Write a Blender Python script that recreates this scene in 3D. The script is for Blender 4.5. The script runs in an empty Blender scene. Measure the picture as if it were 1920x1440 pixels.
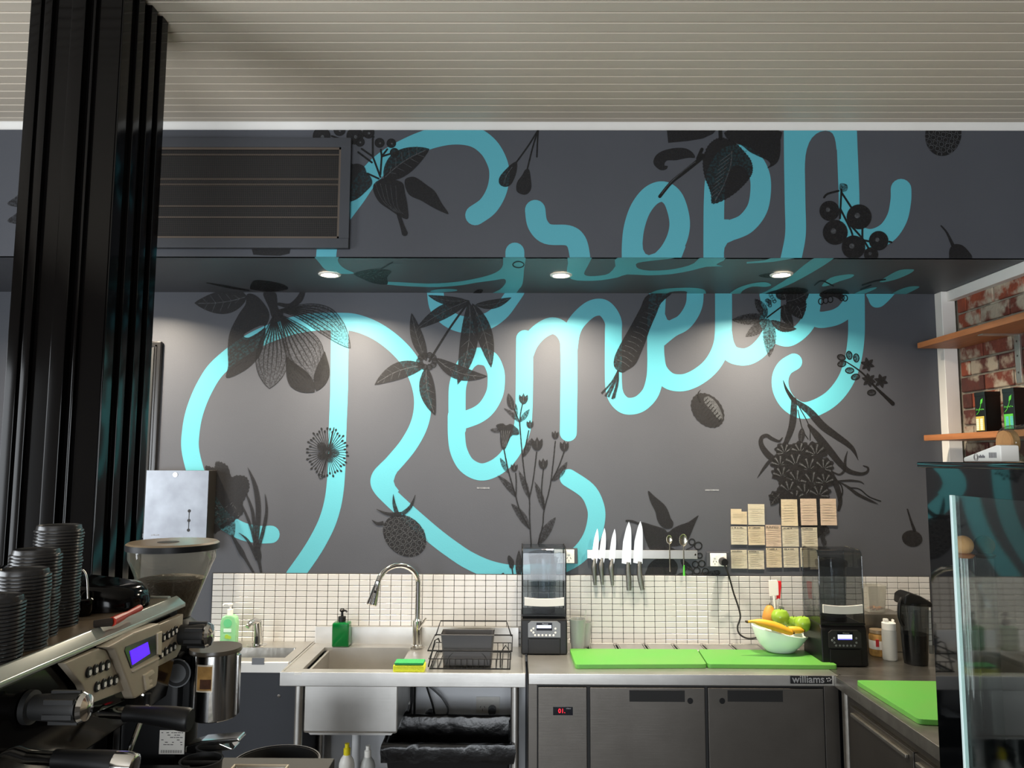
import bpy, bmesh, math, random
from mathutils import Vector, Matrix
from math import pi, sin, cos, radians

random.seed(7)
sc = bpy.context.scene
COL = sc.collection
F = 1440.0                      # focal length in pixels of the 1920x1440 frame
CAMZ = 1.87
RC = (Matrix.Rotation(10 / 1440, 3, 'Z') @ Matrix.Rotation(pi / 2 + math.atan(142 / 1440), 3, 'X')
      @ Matrix.Rotation(0.004, 3, 'Z'))
CP = Vector((0, 0, CAMZ))
cd = bpy.data.cameras.new('camera')
cd.sensor_width = 36
cd.lens = F / 1920 * 36
cd.clip_start = 0.02
cam = bpy.data.objects.new('camera', cd)
cam.matrix_world = Matrix.Translation(CP) @ RC.to_4x4()
COL.objects.link(cam)
sc.camera = cam
vs = sc.view_settings
vs.view_transform = 'Standard'
vs.look = 'None'
vs.exposure = 0.0
sc.cycles.transparent_max_bounces = 32
vs.gamma = 1
vs.use_curve_mapping = False

# ---------------------------------------------------------------- light
w = bpy.data.worlds.new('World')
sc.world = w
w.use_nodes = True
w.node_tree.nodes['Background'].inputs[0].default_value = (0.80, 0.90, 1.0, 1)
w.node_tree.nodes['Background'].inputs[1].default_value = 0.25


def area(name, loc, rot, sx, sy, e, col):
    l = bpy.data.lights.new(name, 'AREA')
    l.shape = 'RECTANGLE'
    l.size, l.size_y, l.energy, l.color = sx, sy, e, col
    o = bpy.data.objects.new(name, l)
    o.location, o.rotation_euler = loc, rot
    COL.objects.link(o)
    return o


# daylight entering by the shop windows: the street front behind the camera and the side window on the left
area('daylight_front', (-1.0, -3.92, 1.25), (pi / 2, 0, 0), 3.6, 2.3, 275, (0.90, 0.95, 1.0))
area('daylight_side', (-3.92, 0.2, 1.6), (pi / 2, 0, -pi / 2), 3.0, 1.9, 175, (0.90, 0.95, 1.0))

# ---------------------------------------------------------------- geometry of the place
WY = 4.22          # mural wall
BY = 3.46          # bulkhead face
SZ = 2.797         # soffit height
BT = 0.90          # bench top height
CZ = 3.44          # ceiling
BX = 2.40          # brick wall


def ray(u, v):
    return RC @ Vector(((u - 960) / F, -(v - 720) / F, -1))


def aY(u, v, Y):
    d = ray(u, v)
    return CP + d * (Y / d.y)


def aZ(u, v, Z):
    d = ray(u, v)
    return CP + d * ((Z - CAMZ) / d.z)


def aX(u, v, X):
    d = ray(u, v)
    return CP + d * (X / d.x)


# ---------------------------------------------------------------- materials
def lin(h):
    h = h.lstrip('#')
    r = []
    for i in (0, 2, 4):
        c = int(h[i:i + 2], 16) / 255
        r.append(c / 12.92 if c <= .04045 else ((c + .055) / 1.055) ** 2.4)
    return (*r, 1)


MATS = {}


def mat(name, col, rough=.5, metal=0, spec=.5, noise=None, bump=None, coat=0, trans=0, alpha=1, emis=None, es=0, sheen=0):
    """noise=(scale, colour2, amount[, stretch xyz])  bump=(scale, strength[, stretch])"""
    m = bpy.data.materials.new(name)
    m.use_nodes = True
    nt = m.node_tree
    b = nt.nodes['Principled BSDF']
    c = lin(col) if isinstance(col, str) else (*col, 1)
    b.inputs['Base Color'].default_value = c
    b.inputs['Roughness'].default_value = rough
    b.inputs['Metallic'].default_value = metal
    b.inputs['Specular IOR Level'].default_value = spec
    b.inputs['Coat Weight'].default_value = coat
    b.inputs['Coat Roughness'].default_value = .05
    b.inputs['Transmission Weight'].default_value = trans
    b.inputs['Alpha'].default_value = alpha
    if emis:
        b.inputs['Emission Color'].default_value = lin(emis)
        b.inputs['Emission Strength'].default_value = es

    def tex(scale, st, detail=4):
        tc = nt.nodes.new('ShaderNodeTexCoord')
        mp = nt.nodes.new('ShaderNodeMapping')
        mp.inputs['Scale'].default_value = st
        n = nt.nodes.new('ShaderNodeTexNoise')
        n.inputs['Scale'].default_value = scale
        n.inputs['Detail'].default_value = detail
        nt.links.new(tc.outputs['Object'], mp.inputs[0])
        nt.links.new(mp.outputs[0], n.inputs['Vector'])
        return n
    if noise:
        n = tex(noise[0], noise[3] if len(noise) > 3 else (1, 1, 1))
        r = nt.nodes.new('ShaderNodeValToRGB')
        r.color_ramp.elements[0].position = .35
        r.color_ramp.elements[1].position = .7
        r.color_ramp.elements[0].color = c
        c2 = lin(noise[1])
        k = noise[2]
        r.color_ramp.elements[1].color = tuple(c[i] * (1 - k) + c2[i] * k for i in range(4))
        nt.links.new(n.outputs[0], r.inputs[0])
        nt.links.new(r.outputs[0], b.inputs['Base Color'])
    if bump:
        n = tex(bump[0], bump[2] if len(bump) > 2 else (1, 1, 1))
        bp = nt.nodes.new('ShaderNodeBump')
        bp.inputs['Strength'].default_value = bump[1]
        bp.inputs['Distance'].default_value = .01
        nt.links.new(n.outputs[0], bp.inputs['Height'])
        nt.links.new(bp.outputs[0], b.inputs['Normal'])
    MATS[name] = m
    return m


def thin(name, tint, rough=.03, ior=1.45, dens=0.0, dcol='#888888', dr=.5):
    """thin clear sheet: see-through with a real surface reflection, optionally partly cloudy"""
    m = bpy.data.materials.new(name)
    m.use_nodes = True
    nt = m.node_tree
    nt.nodes.remove(nt.nodes['Principled BSDF'])
    out = nt.nodes['Material Output']
    t = nt.nodes.new('ShaderNodeBsdfTransparent')
    t.inputs[0].default_value = lin(tint)
    g = nt.nodes.new('ShaderNodeBsdfGlossy')
    g.inputs['Roughness'].default_value = rough
    lw = nt.nodes.new('ShaderNodeLayerWeight')
    lw.inputs[0].default_value = .5
    pw_ = nt.nodes.new('ShaderNodeMath')
    pw_.operation = 'POWER'
    pw_.inputs[1].default_value = 4
    fr = nt.nodes.new('ShaderNodeMath')
    fr.operation = 'MULTIPLY_ADD'
    fr.inputs[1].default_value = .6
    fr.inputs[2].default_value = .04
    nt.links.new(lw.outputs['Facing'], pw_.inputs[0])
    nt.links.new(pw_.outputs[0], fr.inputs[0])
    mx = nt.nodes.new('ShaderNodeMixShader')
    nt.links.new(fr.outputs[0], mx.inputs[0])
    last = t
    if dens:
        d = nt.nodes.new('ShaderNodeBsdfDiffuse')
        d.inputs[0].default_value = lin(dcol)
        m2 = nt.nodes.new('ShaderNodeMixShader')
        m2.inputs[0].default_value = dens
        nt.links.new(t.outputs[0], m2.inputs[1])
        nt.links.new(d.outputs[0], m2.inputs[2])
        last = m2
    nt.links.new(last.outputs[0], mx.inputs[1])
    nt.links.new(g.outputs[0], mx.inputs[2])
    nt.links.new(mx.outputs[0], out.inputs[0])
    MATS[name] = m
    return m


def inkmat(name, col, lo, hi, scale, stretch=(1, 1, 1)):
    """printed ink that lets some of the wall colour through in a fine engraved grain"""
    m = bpy.data.materials.new(name)
    m.use_nodes = True
    nt = m.node_tree
    b = nt.nodes['Principled BSDF']
    b.inputs['Base Color'].default_value = lin(col)
    b.inputs['Roughness'].default_value = .55
    b.inputs['Specular IOR Level'].default_value = .3
    tc = nt.nodes.new('ShaderNodeTexCoord')
    mp = nt.nodes.new('ShaderNodeMapping')
    mp.inputs['Scale'].default_value = stretch
    n = nt.nodes.new('ShaderNodeTexNoise')
    n.inputs['Scale'].default_value = scale
    n.inputs['Detail'].default_value = 5
    mr = nt.nodes.new('ShaderNodeMapRange')
    mr.inputs['From Min'].default_value = .4
    mr.inputs['From Max'].default_value = .62
    mr.inputs['To Min'].default_value = lo
    mr.inputs['To Max'].default_value = hi
    nt.links.new(tc.outputs['Object'], mp.inputs[0])
    nt.links.new(mp.outputs[0], n.inputs['Vector'])
    nt.links.new(n.outputs[0], mr.inputs[0])
    nt.links.new(mr.outputs[0], b.inputs['Alpha'])
    MATS[name] = m
    return m


def brickmat(name, a, b2, plaster, amt, sc_):
    m = mat(name, a, .9, noise=(14, b2, .8), bump=(60, .5))
    nt = m.node_tree
    b = nt.nodes['Principled BSDF']
    tc = nt.nodes.new('ShaderNodeTexCoord')
    geo = nt.nodes.new('ShaderNodeNewGeometry')
    n = nt.nodes.new('ShaderNodeTexNoise')
    n.inputs['Scale'].default_value = sc_
    n.inputs['Detail'].default_value = 6
    r = nt.nodes.new('ShaderNodeValToRGB')
    r.color_ramp.elements[0].position = amt
    r.color_ramp.elements[1].position = amt + .11
    mx = nt.nodes.new('ShaderNodeMix')
    mx.data_type = 'RGBA'
    nt.links.new(geo.outputs['Position'], n.inputs['Vector'])
    nt.links.new(n.outputs[0], r.inputs[0])
    nt.links.new(r.outputs[0], mx.inputs['Factor'])
    src = b.inputs['Base Color'].links[0].from_socket
    nt.links.new(src, mx.inputs['A'])
    mx.inputs['B'].default_value = lin(plaster)
    nt.links.new(mx.outputs['Result'], b.inputs['Base Color'])
    return m


mat('grey_paint', '#494b51', .48, spec=.33, noise=(3, '#4e5056', .5), bump=(220, .06))
mat('teal_paint', '#55a6b4', .48, spec=.35, bump=(220, .06))
inkmat('ink', '#1b1a1b', .74, .97, 90)
inkmat('ink_light', '#1e1d1e', .35, .8, 120)
inkmat('ink_line', '#121212', .9, 1, 60)
inkmat('ink_pale', '#5e6063', .3, .65, 120)
inkmat('scuff', '#9a9da2', .25, .6, 60)
inkmat('ink_soft', '#1e1d1e', .12, .55, 110)
mat('dark_board', '#35373c', .55, noise=(4, '#3c3e44', .5))
mat('cream_board', '#cdc2b2', .5, noise=(2, '#c5baa9', .6, (1, 6, 1)))
mat('groove_cream', '#f2e8d6', .6)
mat('white_trim', '#e9e6e0', .45, noise=(5, '#dcd8d0', .4))
mat('under_wall', '#f0f2f5', .6, noise=(3, '#e6e9ee', .5))
mat('navy_panel', '#25282e', .6, noise=(5, '#2b2e35', .6))
mat('tile', '#c6c5c3', .22, spec=.5, noise=(2, '#bdbcb9', .5))
mat('grout', '#3a3a3a', .85)
mat('floor_mat', '#3a3530', .55, noise=(4, '#322e29', .6))
mat('room_white', '#6a6258', .7)
mat('black_gloss', '#070606', .1, spec=.18)
mat('black_case', '#050607', .03, spec=.6)
mat('black_plastic', '#0f0f10', .42, spec=.32)
mat('black_soft', '#151515', .6)
mat('black_rubber', '#101010', .7)
mat('steel', '#cfcdc9', .4, 1, noise=(6, '#b4b2ad', .6, (1, 1, 1)), bump=(90, .04, (.04, 1, 8)))
mat('steel_dark', '#6e6a65', .42, 1, noise=(5, '#625e59', .7), bump=(90, .05, (.04, 1, 8)))
mat('steel_worn', '#a5a29b', .36, 1, noise=(14, '#7d7a73', .6), bump=(40, .08))
mat('chrome', '#d9d8d6', .11, 1)
mat('steel_satin', '#6a6c70', .36, 1, noise=(9, '#7d8084', .8))
mat('spoon_steel', '#b5b0a0', .22, 1)
mat('knife_steel', '#e6e8ea', .32, .75, bump=(120, .03, (.1, 1, 6)))
mat('handle_steel', '#8a8986', .35, 1, bump=(400, .35))
mat('green_board', '#529b3c', .45, noise=(5, '#639745', .6), bump=(300, .12))
mat('timber', '#a3683f', .5, noise=(5, '#80502d', .7, (10, 1.2, 10)), bump=(30, .1, (6, .6, 6)))
brickmat('brick_red', '#743c2d', '#5b2d24', '#a99d8a', .47, 9)
brickmat('brick_dark', '#572e27', '#3f231f', '#9c9180', .49, 9)
brickmat('brick_bright', '#96492f', '#743a2b', '#b3a692', .49, 9)
brickmat('mortar', '#8d8475', '#6d665a', '#b5ab98', .55, 9)
mat('soap_green', '#9fe0a4', .15, trans=.25, spec=.5)
mat('soap_label', '#5cbf7c', .4)
mat('soap_label_pale', '#cfe9d6', .4)
mat('yellow', '#e5d61e', .5)
mat('lime', '#9cbf2e', .5)
mat('label_yellow', '#b8a548', .6)
mat('bottle_green', '#0a7033', .08, trans=.35, spec=.6)
mat('bottle_green_dark', '#0a5a28', .3)
mat('white_plastic', '#eceae4', .35)
mat('white_soft', '#dcdad4', .5)
mat('cloudy', '#cfd0cc', .4, trans=.25)
mat('sponge_yellow', '#dfe43a', .85, bump=(160, .5))
mat('sponge_green', '#2f9a54', .9, bump=(200, .6))
mat('caddy_grey', '#4d4d4f', .55)
mat('paper', '#efe0c2', .75, noise=(9, '#e4d2ac', .6))
mat('paper_pale', '#ece5cf', .75, noise=(9, '#dfd5b9', .6))
mat('paper_pink', '#ebd5be', .75, noise=(9, '#e0c8ae', .6))
mat('pencil', '#b9ab90', .8)
mat('marker', '#2a2622', .8)
mat('white_bowl', '#e4efe9', .18)
mat('banana', '#e0a92c', .45, noise=(9, '#c98a22', .5), bump=(20, .1))
mat('banana_tip', '#3a2b14', .7)
mat('apple', '#7d9f33', .25, noise=(6, '#9cc23a', .7))
mat('pear', '#c98f3a', .5, noise=(7, '#a86f26', .6))
mat('stem_brown', '#4b3a20', .8)
mat('red_silicone', '#d8232a', .4)
mat('glass_jar_content', '#b58a4a', .8, noise=(40, '#8a6532', .8))
mat('label_white', '#e8e4dc', .6)
mat('label_red', '#b8242a', .6)
mat('label_grey', '#77777a', .6)
mat('nuts', '#b87f4a', .8, noise=(30, '#8a5527', .8), bump=(60, .6))
mat('beans', '#3a2418', .45, noise=(60, '#20130d', .8), bump=(90, .8))
mat('grounds', '#5a3620', .9, noise=(50, '#3a2214', .8))
mat('lid_tan', '#8a7860', .3, spec=.6)
mat('lid_brown', '#4e463b', .3, spec=.6)
mat('champagne', '#ada290', .4, .15, noise=(20, '#a59a88', .5))
mat('champagne_edge', '#c6baa6', .35, .2)
mat('mirror_trim', '#aeb3ab', .16, .45)
mat('mirror_dark', '#4c524a', .06, 1)
mat('tray_tan', '#8d7c66', .35, .6, noise=(8, '#6d5f4d', .7))
mat('screen', '#2a08c8', .3, emis='#4a10ff', es=1.6)
mat('screen_pale', '#c9d4ff', .3, emis='#d8e0ff', es=1.1)
mat('screen_violet', '#5a50d0', .3, emis='#6a60e8', es=.6)
mat('led_red', '#ff1020', .4, emis='#ff1428', es=3)
mat('lcd_dark', '#0a0c18', .12)
mat('button_white', '#f2efe8', .4)
mat('panel_grey', '#7b7d80', .4, .3)
mat('red_brush', '#b8321f', .4)
mat('bristle', '#2a211a', .9)
mat('bin_bag', '#0b0b0c', .25, spec=.45, bump=(14, .5))
mat('pvc', '#d9dadb', .4)
mat('hose', '#77787a', .3, .8)
mat('socket_grey', '#3f4146', .45)
mat('plug_grey', '#55585c', .5)
mat('badge', '#18181a', .4)
mat('badge_text', '#b9b9ba', .35, .6)
mat('tin_black', '#0c0d0c', .3)
mat('leaf_green', '#4fb53a', .5)
mat('cork', '#b98a58', .85, noise=(20, '#9a6e40', .7), bump=(50, .4))
mat('lamp_on', '#ffffff', .5, emis='#ffe9c4', es=28)
mat('grille_dark', '#0d0b0a', .7)
mat('grille_brown', '#5a4f45', .5, .3)
mat('grille_wire', '#2b2520', .6)
mat('frame_black', '#141210', .25)
mat('frosted_edge', '#d3e8e8', .4, emis=None)
thin('glass', '#f2f7f5')
thin('glass_smoke', '#d3d9dd', dens=.03, dcol='#5c6064')
thin('glass_smoke_dark', '#c6c9ca', dens=.05, dcol='#3a3c3e')
thin('glass_hopper', '#f0ede4', dens=.12, dcol='#c9c1ac')
thin('glass_jar', '#dfe6e0', dens=.05)
thin('cloudy_cup', '#e3e5e3', dens=.38, dcol='#c9cdca')
thin('cloudy_bag', '#e8e8e4', dens=.25, dcol='#d5d3cc')
thin('window_glass', '#f4f8fa')


# ---------------------------------------------------------------- mesh helpers
class MB:
    def __init__(s):
        s.bm = bmesh.new()

    def box(s, x0, x1, y0, y1, z0, z1, b=0, seg=2, M=None):
        t = bmesh.new()
        bmesh.ops.create_cube(t, size=1)
        for v in t.verts:
            v.co = Vector(((x0 + x1) / 2 + v.co.x * (x1 - x0), (y0 + y1) / 2 + v.co.y * (y1 - y0),
                           (z0 + z1) / 2 + v.co.z * (z1 - z0)))
        if b:
            bmesh.ops.bevel(t, geom=t.edges[:], offset=b, segments=seg, profile=.5, affect='EDGES')
        return s.add(t, M)

    def add(s, t, M=None):
        if M is not None:
            bmesh.ops.transform(t, matrix=M, verts=t.verts)
        me = bpy.data.meshes.new('tmp')
        t.to_mesh(me)
        t.free()
        s.bm.from_mesh(me)
        bpy.data.meshes.remove(me)
        return s

    def lathe(s, prof, c=(0, 0, 0), n=32, axis='Z', M=None, cap=True):
        t = bmesh.new()
        rings = []
        for r, z in prof:
            if r < 1e-6:
                rings.append([t.verts.new((0, 0, z))])
            else:
                rings.append([t.verts.new((r * cos(2 * pi * i / n), r * sin(2 * pi * i / n), z)) for i in range(n)])
        for a, b in zip(rings, rings[1:]):
            for i in range(n):
                j = (i + 1) % n
                if len(a) == 1 and len(b) == 1:
                    continue
                if len(a) == 1:
                    t.faces.new((a[0], b[j], b[i])) if False else t.faces.new((a[0], b[i], b[j]))
                elif len(b) == 1:
                    t.faces.new((a[i], a[j], b[0]))
                else:
                    t.faces.new((a[i], a[j], b[j], b[i]))
        if cap:
            if len(rings[0]) > 1:
                t.faces.new(rings[0][::-1])
            if len(rings[-1]) > 1:
                t.faces.new(rings[-1])
        R = {'Z': Matrix.Identity(4), 'X': Matrix.Rotation(pi / 2, 4, 'Y'), 'Y': Matrix.Rotation(-pi / 2, 4, 'X')}[axis]
        Q = Matrix.Translation(Vector(c)) @ R
        if M is not None:
            Q = M @ Q
        bmesh.ops.recalc_face_normals(t, faces=t.faces[:])
        return s.add(t, Q)

    def tube(s, pts, r, n=10, closed=False, cap=True):
        pts = [Vector(p) for p in pts]
        N = len(pts)
        rad = r if isinstance(r, (list, tuple)) else [r] * N
        t = bmesh.new()
        rings = []
        up = None
        for i, p in enumerate(pts):
            if closed:
                d = pts[(i + 1) % N] - pts[i - 1]
            else:
                d = pts[min(i + 1, N - 1)] - pts[max(i - 1, 0)]
            d.normalize()
            if up is None:
                up = Vector((0, 0, 1)) if abs(d.z) < .9 else Vector((1, 0, 0))
            a = d.cross(up).normalized()
            up = a.cross(d).normalized()
            rings.append([t.verts.new(p + (a * cos(2 * pi * k / n) + up * sin(2 * pi * k / n)) * rad[i]) for k in range(n)])
        for i in range(N if closed else N - 1):
            A, B = rings[i], rings[(i + 1) % N]
            for k in range(n):
                t.faces.new((A[k], A[(k + 1) % n], B[(k + 1) % n], B[k]))
        if cap and not closed:
            t.faces.new(rings[0][::-1])
            t.faces.new(rings[-1])
        bmesh.ops.recalc_face_normals(t, faces=t.faces[:])
        return s.add(t)

    def prism(s, poly, axis, a, b, bev=0):
        """poly in the two other axes (X:(y,z) Y:(x,z) Z:(x,y)), extruded from a to b along axis"""
        t = bmesh.new()

        def P(p, h):
            return {'X': (h, p[0], p[1]), 'Y': (p[0], h, p[1]), 'Z': (p[0], p[1], h)}[axis]
        A = [t.verts.new(P(p, a)) for p in poly]
        B = [t.verts.new(P(p, b)) for p in poly]
        t.faces.new(A[::-1])
        t.faces.new(B)
        for i in range(len(poly)):
            j = (i + 1) % len(poly)
            t.faces.new((A[i], A[j], B[j], B[i]))
        bmesh.ops.recalc_face_normals(t, faces=t.faces[:])
        if bev:
            bmesh.ops.bevel(t, geom=t.edges[:], offset=bev, segments=2, profile=.5, affect='EDGES')
        return s.add(t)

    def hexa(s, p8):
        t = bmesh.new()
        v = [t.verts.new(p) for p in p8]
        for f in ((0, 1, 2, 3), (4, 5, 6, 7), (0, 1, 5, 4), (1, 2, 6, 5), (2, 3, 7, 6), (3, 0, 4, 7)):
            t.faces.new([v[i] for i in f])
        bmesh.ops.recalc_face_normals(t, faces=t.faces[:])
        return s.add(t)

    def ball(s, c, r, sub=2, sc_=(1, 1, 1), M=None):
        t = bmesh.new()
        bmesh.ops.create_uvsphere(t, u_segments=8 * sub, v_segments=5 * sub, radius=1)
        Q = Matrix.Translation(Vector(c)) @ (M or Matrix.Identity(4)) @ Matrix.Diagonal((r * sc_[0], r * sc_[1], r * sc_[2], 1))
        return s.add(t, Q)

    def build(s, name, m, parent=None, smooth=True, ang=35, label=None):
        bm = s.bm
        if parent is not None:
            o0 = Vector(parent['_w'])
        else:
            xs = [v.co for v in bm.verts]
            o0 = Vector(((min(p.x for p in xs) + max(p.x for p in xs)) / 2,
                         (min(p.y for p in xs) + max(p.y for p in xs)) / 2, min(p.z for p in xs)))
        for v in bm.verts:
            v.co -= o0
        me = bpy.data.meshes.new(name)
        bm.to_mesh(me)
        bm.free()
        ml = m if isinstance(m, (list, tuple)) else [m]
        for k in ml:
            me.materials.append(MATS[k])
        if smooth:
            for p in me.polygons:
                p.use_smooth = True
            me.set_sharp_from_angle(angle=radians(ang))
        o = bpy.data.objects.new(name, me)
        if smooth and len(me.polygons) < 6000:
            wn = o.modifiers.new('weighted_normals', 'WEIGHTED_NORMAL')
            wn.keep_sharp = True
        COL.objects.link(o)
        if parent is not None:
            o.parent = parent
        else:
            o.location = o0
        o['_w'] = tuple(o0)
        if label:
            o['label'] = label
        return o


def bx(*a, **k):
    return MB().box(*a, **k)


def tag(o, label, cat, group=None, kind=None):
    o['label'] = label
    if cat:
        o['category'] = cat
    if group:
        o['group'] = group
    if kind:
        o['kind'] = kind
    return o


def struct(o, label=None):
    o['kind'] = 'structure'
    if label:
        o['label'] = label
    return o


def thing(name, label, cat, loc, group=None):
    o = bpy.data.objects.new(name, None)
    o.location = loc
    o.empty_display_size = .05
    COL.objects.link(o)
    o['_w'] = tuple(loc)
    return tag(o, label, cat, group)


def dup(o, d, label=None, parent=None, group=None):
    """copy a thing with its parts and sub-parts, moved by d"""
    c = o.copy()
    COL.objects.link(c)
    if parent is None:
        c.location = Vector(o.location) + Vector(d)
    else:
        c.parent = parent
    if label:
        c['label'] = label
    if group:
        c['group'] = group
    for ch in list(o.children):
        dup(ch, d, parent=c)
    return c


def spline(P, k=6, closed=False):
    """Catmull-Rom through the points"""
    n = len(P)
    out = []
    rng = range(n if closed else n - 1)
    for i in rng:
        p0 = P[(i - 1) % n] if closed or i > 0 else P[0]
        p1, p2 = P[i], P[(i + 1) % n]
        p3 = P[(i + 2) % n] if closed or i + 2 < n else P[-1]
        for j in range(k):
            t = j / k
            out.append(tuple(.5 * (2 * b + (c - a) * t + (2 * a - 5 * b + 4 * c - d) * t * t + (3 * b - a - 3 * c + d) * t ** 3)
                             for a, b, c, d in zip(p0, p1, p2, p3)))
    if not closed:
        out.append(tuple(P[-1]))
    return out


def text(s, size, name, m, parent, M, thick=.0006, bold=0.0, align='CENTER'):
    cu = bpy.data.curves.new('t', 'FONT')
    cu.body = s
    cu.size = size
    cu.align_x = align
    cu.align_y = 'CENTER'
    cu.extrude = thick
    cu.offset = bold
    cu.resolution_u = 3
    to = bpy.data.objects.new('t', cu)
    COL.objects.link(to)
    dg = bpy.context.evaluated_depsgraph_get()
    me = bpy.data.meshes.new_from_object(to.evaluated_get(dg))
    bpy.data.objects.remove(to)
    t = bmesh.new()
    t.from_mesh(me)
    bpy.data.meshes.remove(me)
    b = MB()
    b.add(t, M)
    return b.build(name, m, parent, smooth=False)


FACE_CAM = Matrix.Rotation(pi / 2, 4, 'X')      # text standing up and read from the -Y side
FACE_PX = Matrix.Rotation(pi / 2, 4, 'Z') @ Matrix.Rotation(pi / 2, 4, 'X')   # read from the +X side
FACE_NX = Matrix.Rotation(-pi / 2, 4, 'Z') @ Matrix.Rotation(pi / 2, 4, 'X')  # read from the -X side


def T(x, y, z):
    return Matrix.Translation((x, y, z))
# ================================================================ THE SETTING
struct(bx(-4.2, 3.4, -4.2, WY + .2, -.05, 0).build('floor', 'floor_mat'), 'dark cafe floor')
wall = bx(-3.9, BX + .1, WY, WY + .12, .0, SZ + .05).build('wall_back', 'grey_paint')
struct(wall, 'grey mural wall with teal script lettering and dark botanical prints')
bulk = bx(-3.9, BX + .3, BY, BY + .02, SZ, CZ).build('wall_bulkhead', 'grey_paint')
struct(bulk, 'grey painted bulkhead face carrying the upper line of the mural')
soff = bx(-3.9, BX + .3, BY + .0005, WY, SZ, SZ + .02).build('soffit', 'grey_paint', bulk)
struct(bx(-4.2, -4.0, -4.2, WY, 0, .65).box(-4.2, -4.0, -4.2, WY, 2.55, CZ).box(-4.2, -4.0, -4.2, -1.3, .65, 2.55)
       .box(-4.2, -4.0, 1.7, WY, .65, 2.55).build('wall_left', 'room_white'))
struct(bx(-4.0, -2.8, -4.2, -4.0, 0, CZ).box(.8, 3.4, -4.2, -4.0, 0, CZ).box(-2.8, .8, -4.2, -4.0, 0, .08)
       .box(-2.8, .8, -4.2, -4.0, 2.45, CZ).build('wall_front', 'room_white'))
wb = bx(3.2, 3.4, -4.0, 2.2, 0, CZ).build('wall_side', 'room_white')
struct(wb)
for nm, (x0, x1, y0, y1, z0, z1) in (('window_1', (-2.8, .8, -4.1, -4.06, .08, 2.45)), ('window_2', (-4.1, -4.06, -1.3, 1.7, .65, 2.55))):
    wf = MB()
    if nm == 'window_1':
        for xx in (x0, x0 + 1.2, x0 + 2.4, x1 - .05):
            wf.box(xx, xx + .05, y0, y1, z0, z1)
        wf.box(x0, x1, y0, y1, z0, z0 + .05).box(x0, x1, y0, y1, z1 - .05, z1)
    else:
        for yy in (y0, y0 + 1.5, y1 - .05):
            wf.box(x0, x1, yy, yy + .05, z0, z1)
        wf.box(x0, x1, y0, y1, z0, z0 + .05).box(x0, x1, y0, y1, z1 - .05, z1)
    wo = wf.build(nm, 'frame_black')
    struct(wo, 'black framed shop window')

# ceiling: a backing with narrow boards running across, light grooves between them
ceil = bx(-4.2, 3.4, -4.2, WY, CZ, CZ + .05).build('ceiling', 'groove_cream')
struct(ceil, 'cream ceiling of narrow boards with fine grooves')
pitch = .0645
nb = 26
first = bx(-4.0, 3.2, BY - pitch + .0035, BY - .0035, CZ - .006, CZ, b=.0015, seg=1).build('ceiling_board', 'cream_board', ceil)
for i in range(1, nb):
    b_ = first.copy()
    COL.objects.link(b_)
    b_.location = (0, -pitch * i, 0)
rest = MB()
for i in range(nb, 118):
    y1 = BY - pitch * i
    rest.box(-4.0, 3.2, y1 - pitch + .0035, y1 - .0035, CZ - .006, CZ)
ro = rest.build('ceiling_board_rest', 'cream_board', ceil)
ro['kind'] = 'stuff'
struct(MB().prism([(BY, CZ - .036), (BY - .004, CZ - .036), (BY - .012, CZ - .028), (BY - .02, CZ - .012), (BY - .026, CZ - .006), (BY, CZ - .006)],
                  'X', -4.0, 3.2).build('trim_1', 'white_trim'), 'white cornice between ceiling boards and bulkhead')

# ---- white tiles of the splashback: a dark grout bed with every tile proud of it
tx0, tx1 = aY(398, 1135, WY).x, 2.23
tz1 = aY(900, 1077, WY).z
pw, ph = .0566, .0302
ncol = int((tx1 - tx0) / pw)
nrow = 12
tz0 = tz1 - nrow * ph
bed = bx(tx0 - .004, tx0 + ncol * pw + .004, WY - .006, WY - .0005, tz0 - .12, tz1 + .003).build('splashback', 'grout', wall)
cand = []
for c in range(ncol):
    for r in range(nrow + 3):
        x, z = tx0 + c * pw, tz1 - (r + 1) * ph
        cand.append((c, r, x, z))
# the open stretches beside the taps and under the knives are the largest unhidden ones
vis = [t for t in cand if t[1] < 11 and (2 <= t[0] <= 13 or 22 <= t[0] <= 27 or 37 <= t[0] <= 46)]
vis = vis[:300]
tfirst = None
for c, r, x, z in vis:
    if tfirst is None:
        tfirst = bx(x + .0014, x + pw - .0014, WY - .0105, WY - .004, z + .0013, z + ph - .0013, b=.0012, seg=1).build('tile', 'tile', bed)
        x00, z00 = x, z
    else:
        o = tfirst.copy()
        COL.objects.link(o)
        o.location = (x - x00, 0, z - z00)
vs_ = {(t[0], t[1]) for t in vis}
m = MB()
pr = bmesh.new()
for c, r, x, z in cand:
    if (c, r) not in vs_:
        x0, x1, y0, y1, z0, z1 = x + .0014, x + pw - .0014, WY - .0105, WY - .004, z + .0013, z + ph - .0013
        e = .0012
        f = [pr.verts.new(p) for p in ((x0 + e, y0, z0 + e), (x1 - e, y0, z0 + e), (x1 - e, y0, z1 - e), (x0 + e, y0, z1 - e),
                                       (x0, y0 + e, z0), (x1, y0 + e, z0), (x1, y0 + e, z1), (x0, y0 + e, z1),
                                       (x0, y1, z0), (x1, y1, z0), (x1, y1, z1), (x0, y1, z1))]
        pr.faces.new(f[:4])
        for a in range(4):
            b_ = (a + 1) % 4
            pr.faces.new((f[a], f[4 + a], f[4 + b_], f[b_]))
            pr.faces.new((f[4 + a], f[8 + a], f[8 + b_], f[4 + b_]))
m.add(pr)
o = m.build('tile_rest', 'tile', bed, smooth=False)
o['kind'] = 'stuff'

# pale painted wall below the sink, dark panel left of it
pz = bx(aY(560, 1300, WY).x, aY(985, 1300, WY).x, WY - .008, WY - .0005, .02, BT - .06).build('painted_panel', 'under_wall', wall)

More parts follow.
